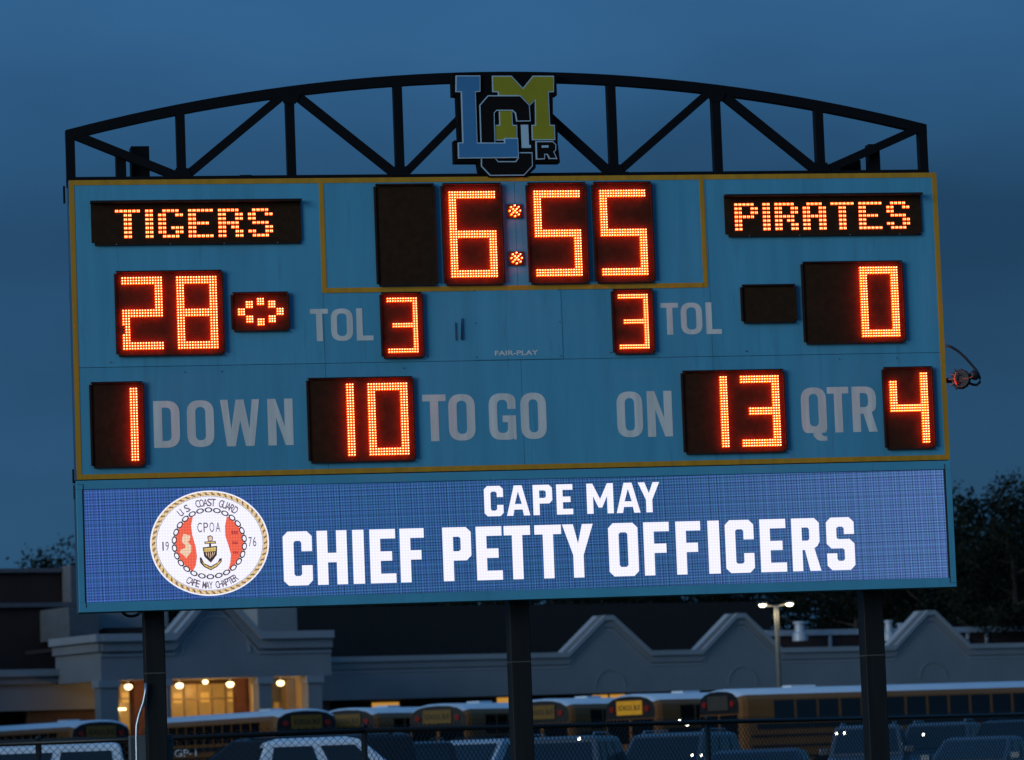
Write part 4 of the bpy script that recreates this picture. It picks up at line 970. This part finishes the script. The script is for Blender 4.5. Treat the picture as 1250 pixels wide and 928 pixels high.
CARS = [ # kind, colour, px, dist, heading (deg, 0 = nose to the right of the picture), label
 ('van', 'white', -45, 57, 188, 'white van in the far left corner behind the fence'),
 ('van', 'black', 335, 65, 184, 'black van with pale lettering on its side, beside the left post'),
 ('pickup', 'white', 380, 60, 6, 'silver white crew cab pickup with dark side windows behind the fence'),
 ('suv', 'black', 486, 74, 100, 'black suv right of the silver white pickup'),
 ('suv', 'silver', 586, 82, 238, 'silver suv with dark windows left of the middle post'),
 ('suv', 'grey', 706, 76, 78, 'dark grey suv right of the middle post, added glint on its glass'),
 ('suv', 'steel', 822, 80, 250, 'dark blue grey suv with roof rails below the bus sign'),
 ('sedan', 'blue', 930, 66, 80, 'dark blue car in front of the end of the side-on bus'),
 ('suv', 'grey', 1060, 94, 262, 'dark suv with two added glints on its glass behind the right post'),
 ('suv', 'steel', 1148, 97, 256, 'round-roofed dark blue suv right of the right post'),
 ('sedan', 'steel', 1196, 84, 250, 'low dark car between the two suvs at the right'),
 ('suv', 'black', 1240, 96, 246, 'dark suv with pale roof edge in the bottom right corner')]
made = {}
for kind, colr, px, d, hd, lab in CARS:
    k = (kind, colr)
    if k in made: o = copy_tree(made[k])
    else: o = made[k] = car(kind, colr, winless=(k == ('van', 'black')))
    p = atd(px, 930-(px-625)*.0373, d); o.location = (p.x, p.y, gz(p.y)); o.rotation_euler = (0, 0, R_(hd)-YAW)
    tag(o, lab, 'pickup' if kind == 'pickup' else 'van' if kind == 'van' else 'suv' if kind == 'suv' else 'car', 'vehicles parked behind the fence')
    if lab.startswith('black van'):
        v, f = font_mesh('GP-1', .36, .12, 0, 0, 0, bold=.02); q = MB(); q.add([(1.05-a, .965, 1.50+c) for a, _, c in v], f)
        VANTXT = (o, v, f)
bpy.context.view_layer.update()
things = {o.get('label'): o for o in COL.objects if o.get('label')}
def add_glint(px, py, d, lab, r=.024, m=None):  # glowing bead that stands in for a light reflected in the glass
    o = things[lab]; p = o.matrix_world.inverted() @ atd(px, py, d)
    MB().tube([(p.x, p.y, p.z-r), (p.x, p.y, p.z-r*.6), (p.x, p.y, p.z), (p.x, p.y, p.z+r*.6), (p.x, p.y, p.z+r)], [r*.3, r*.8, r, r*.8, r*.3], 10).build('glint_bead', m or M_glint, o, smooth=True)
for px, py, d, k in ((707, 902, 73.2, 5), (1021, 895.5, 91.2, 8), (1031, 895, 91.2, 8), (1127, 897, 94.2, 9)): add_glint(px, py, d, CARS[k][5])
add_glint(830, 880, 121, BUS[1][4], .034); add_glint(839, 885, 121, BUS[1][4], .032); add_glint(845, 922, 77, CARS[6][5], .018); add_glint(856, 922, 77, CARS[6][5], .018)
# ---------------------------------------------------------------- chain link fence
fpts = []
for px, d in ((-60, 37.3), (446, 37.3), (1330, 49.5)):
    p = atd(px, 930-(px-625)*.0373, d); fpts.append(Vector((p.x, p.y, 0)))
FE = empty('chain_link_fence', (fpts[1].x, fpts[1].y, 0)); tag(FE, 'black chain link fence with round top rail running behind the scoreboard posts', 'fence')
fo = Vector((fpts[1].x, fpts[1].y, 0)); M_fe = mat('fence_black', (.008, .009, .010), .5, .2); HF = 1.80
wires = MB()
for a, b_ in ((fpts[0]-fo, fpts[1]-fo), (fpts[1]-fo, fpts[2]-fo)):
    g0_ = gz((a+fo).y); g1_ = gz((b_+fo).y); dv = (b_-a); Ln = dv.length; dn = dv/Ln
    za, zb = g0_+HF, g1_+HF
    MB().tube([a+Vector((0, 0, za)), b_+Vector((0, 0, zb))], .024, 10).build('top_rail', M_fe, FE, smooth=True)
    MB().tube([a+Vector((0, 0, za-1.68)), b_+Vector((0, 0, zb-1.68))], .006, 5).build('tension_wire', M_fe, FE)
    nc = int(Ln/.072); hh = .036
    for i in range(nc+1):
        for k, sgn in ((0, 1),):
            pts = []
            n_ = 49
            for j in range(n_+1):
                s = (i+(.5 if j % 2 else 0))*.072*Ln/(nc*.072)
                s = min(s, Ln); z = .09+j*hh+g0_+(g1_-g0_)*s/Ln; pts.append(a+dn*s+Vector((0, 0, z)))
            # ribbon-like prism of 3 sides kept cheap
            nrm = Vector((-dn.y, dn.x, 0))*.0036
            b0 = len(wires.v)
            for j, p_ in enumerate(pts):
                e = dn*(.0036)
                wires.v += [tuple(p_-e), tuple(p_+e), tuple(p_+nrm*1.6)]
            for j in range(n_):
                for q in range(3): wires.f.append((b0+j*3+q, b0+j*3+(q+1) % 3, b0+j*3+3+(q+1) % 3, b0+j*3+3+q)); wires.m.append(0)
            # the other diagonal, linking to the neighbour on the left
            if i:
                b0 = len(wires.v)
                for j in range(n_+1):
                    s = (i-(.5 if j % 2 else 0))*Ln/nc; z = .09+j*hh+g0_+(g1_-g0_)*s/Ln; p_ = a+dn*s+Vector((0, 0, z)); e = dn*.0036
                    wires.v += [tuple(p_-e), tuple(p_+e), tuple(p_+nrm*1.6)]
                for j in range(n_):
                    for q in range(3): wires.f.append((b0+j*3+q, b0+j*3+(q+1) % 3, b0+j*3+3+(q+1) % 3, b0+j*3+3+q)); wires.m.append(0)
wires.build('wire_mesh', M_fe, FE)['kind'] = 'stuff'
def fpost(px, r=.030, ext=.07):
    i = 0 if px < 446 else 1; a, b_ = fpts[i], fpts[i+1]; d = ray(px, 900); d2 = Vector((d.x, d.y)); e = Vector((b_.x-a.x, b_.y-a.y)); o = Vector((a.x-CAM.x, a.y-CAM.y))
    t = (o.x*e.y-o.y*e.x)/(d2.x*e.y-d2.y*e.x); p = Vector((CAM.x+d2.x*t, CAM.y+d2.y*t, 0))-fo; z0 = gz((p+fo).y)
    q = MB().tube([p+Vector((0, .03, z0)), p+Vector((0, .03, z0+HF+ext*.5))], r, 10).build('post', M_fe, FE, smooth=True)
    MB().tube([p+Vector((0, .03, z0+HF+ext*.5)), p+Vector((0, .03, z0+HF+ext*.8)), p+Vector((0, .03, z0+HF+ext))], [r*1.15, r*.9, r*.2], 10).build('post_cap', M_fe, q, smooth=True)
for px in (47, 445, 865, 1262): fpost(px)

# ---------------------------------------------------------------- trees
TNAME = {}
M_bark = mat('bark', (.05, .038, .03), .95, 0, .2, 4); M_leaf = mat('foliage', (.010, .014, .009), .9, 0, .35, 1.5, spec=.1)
def tree_mesh(seed, H, Rr, n, narrow=False):
    rnd_ = random.Random(seed); tr = MB(); tips = []
    tr.tube([(0, 0, 0), (.1, .05, H*.25), (-.05, .1, H*.55), (.1, 0, H*.9)], [.32, .26, .17, .05], 8)
    for i in range(16):
        z = H*(.28+.6*i/16); a = i*2.4+rnd_.random(); ln = Rr*(1-.55*abs(z/H-.55)/.45)*(.75+.35*rnd_.random())
        e = Vector((math.cos(a)*ln, math.sin(a)*ln, z+ln*.45)); m_ = Vector((math.cos(a)*ln*.5, math.sin(a)*ln*.5, z+ln*.12))
        tr.tube([(0, 0, z), m_, e], [.11, .07, .03], 5); tips += [e, (m_+e)/2, m_+Vector((0, 0, .5))]
    tips += [Vector((rnd_.uniform(-1, 1), rnd_.uniform(-1, 1), H*rnd_.uniform(.82, 1))) for _ in range(7)]
    lf = MB(); cl_ = []
    for t_ in tips:
        for _ in range(2): cl_.append((t_+Vector((rnd_.gauss(0, .7), rnd_.gauss(0, .7), rnd_.gauss(0, .5))), rnd_.uniform(.5, 1.25)))
    for i in range(n):
        c, r = rnd_.choice(cl_); d = Vector((rnd_.gauss(0, 1), rnd_.gauss(0, 1), rnd_.gauss(0, .8)))*r*.52; p = c+d
        s = rnd_.uniform(.07, .17); u = Vector((rnd_.gauss(0, 1), rnd_.gauss(0, 1), rnd_.gauss(0, 1))).normalized(); v = u.cross(Vector((rnd_.gauss(0, 1), rnd_.gauss(0, 1), rnd_.gauss(0, 1)))).normalized()
        lf.add([p-u*s, p+v*s*.6, p+u*s, p-v*s*.6], [(0, 1, 2, 3)])
    return tr, lf
protos = []
for k, (H, Rr, n) in enumerate(((15, 4.6, 15000), (13.5, 4.0, 13000), (16, 5.2, 17000))):
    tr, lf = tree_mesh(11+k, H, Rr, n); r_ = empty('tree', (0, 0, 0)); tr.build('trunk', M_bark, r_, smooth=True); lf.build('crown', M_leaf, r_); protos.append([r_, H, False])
TREES = [  # px, top py, distance, variant, label
 (1246, 574, 196, 0, 'tall dark tree at the right edge of the picture, top against the sky'),
 (1184, 600, 206, 1, 'dark tree rising just right of the video screen corner'),
 (1218, 640, 226, 2, 'lower dark tree behind the two tall trees at the right'),
 (4, 704, 250, 1, 'small dark tree top showing above the brown hall roof at the far left'),
 (93, 700, 240, 0, 'dark tree top beside the lower left edge of the scoreboard')]
for px in range(130, 1190, 62): TREES.append((px+random.uniform(-12, 12), random.uniform(640, 690) if px < 1000 else random.uniform(650, 690), random.uniform(205, 240), random.randrange(3), None))
for px in (1280, 1325, 1160, 1275): TREES.append((px, random.uniform(620, 680), random.uniform(225, 245), random.randrange(3), None))
ORD = ['first', 'second', 'third', 'fourth', 'fifth', 'sixth', 'seventh', 'eighth', 'ninth']
cnt = {}
for t_ in sorted([t for t in TREES if t[4] is None], key=lambda t: t[0]):
    an = 'left' if t_[0] < 640 else 'middle' if t_[0] < 1070 else 'right'
    j = cnt.get(an, 0); cnt[an] = j+1
    TNAME[t_[0]] = 'dark tree behind the school roof, %s to the right of the %s scoreboard post' % (ORD[min(j, 8)], an)
for px, py, d, k, lab in TREES:
    p = atd(px, 930-(px-625)*.0373, d); r_, H, used = protos[k]; hz_ = 930-(px-625)*.0373
    top_z = CAM.z+(hz_-py)*d/FPX; g_ = gz(p.y); sc = (top_z-g_)/(H+.9)
    if not used: o = r_; protos[k][2] = True
    else: o = copy_tree(r_)
    o.location = (p.x, p.y, g_-.05); o.rotation_euler = (0, 0, random.uniform(0, 6.28)); o.scale = (max(sc, .8), max(sc, .8), sc)
    if lab: tag(o, lab, 'tree')
    else: tag(o, TNAME[px], 'tree', 'row of trees behind the school')
# understorey thicket that closes the row of trees below the crowns
th_ = MB(); rg_ = random.Random(5)
for i in range(52000):
    px = rg_.uniform(330, 1420); d = rg_.uniform(236, 262); hz_ = 930-(px-625)*.0373; p = CAM+ray(px, hz_)*d
    z = rg_.uniform(0, 1)**.8*(7.6+1.6*math.sin(px*.03)+1.2*math.sin(px*.011+1)); s = rg_.uniform(.16, .36)
    c = Vector((p.x, p.y, gz(p.y)+z)); u = Vector((rg_.gauss(0, 1), rg_.gauss(0, 1), rg_.gauss(0, 1))).normalized(); v = u.cross(Vector((rg_.gauss(0, 1), rg_.gauss(0, 1), rg_.gauss(0, 1)))).normalized()
    th_.add([c-u*s, c+v*s*.7, c+u*s, c-v*s*.7], [(0, 1, 2, 3)])
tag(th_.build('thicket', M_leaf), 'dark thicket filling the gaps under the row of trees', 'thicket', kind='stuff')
o_, v_, f_ = VANTXT
q = MB(); q.add([(1.62-a, SHAPES['van'][1]/2*.845, 1.68+c) for a, _, c in v_], f_); q.build('side_lettering', mat('van_letter', (.30, .33, .36), .6), o_)
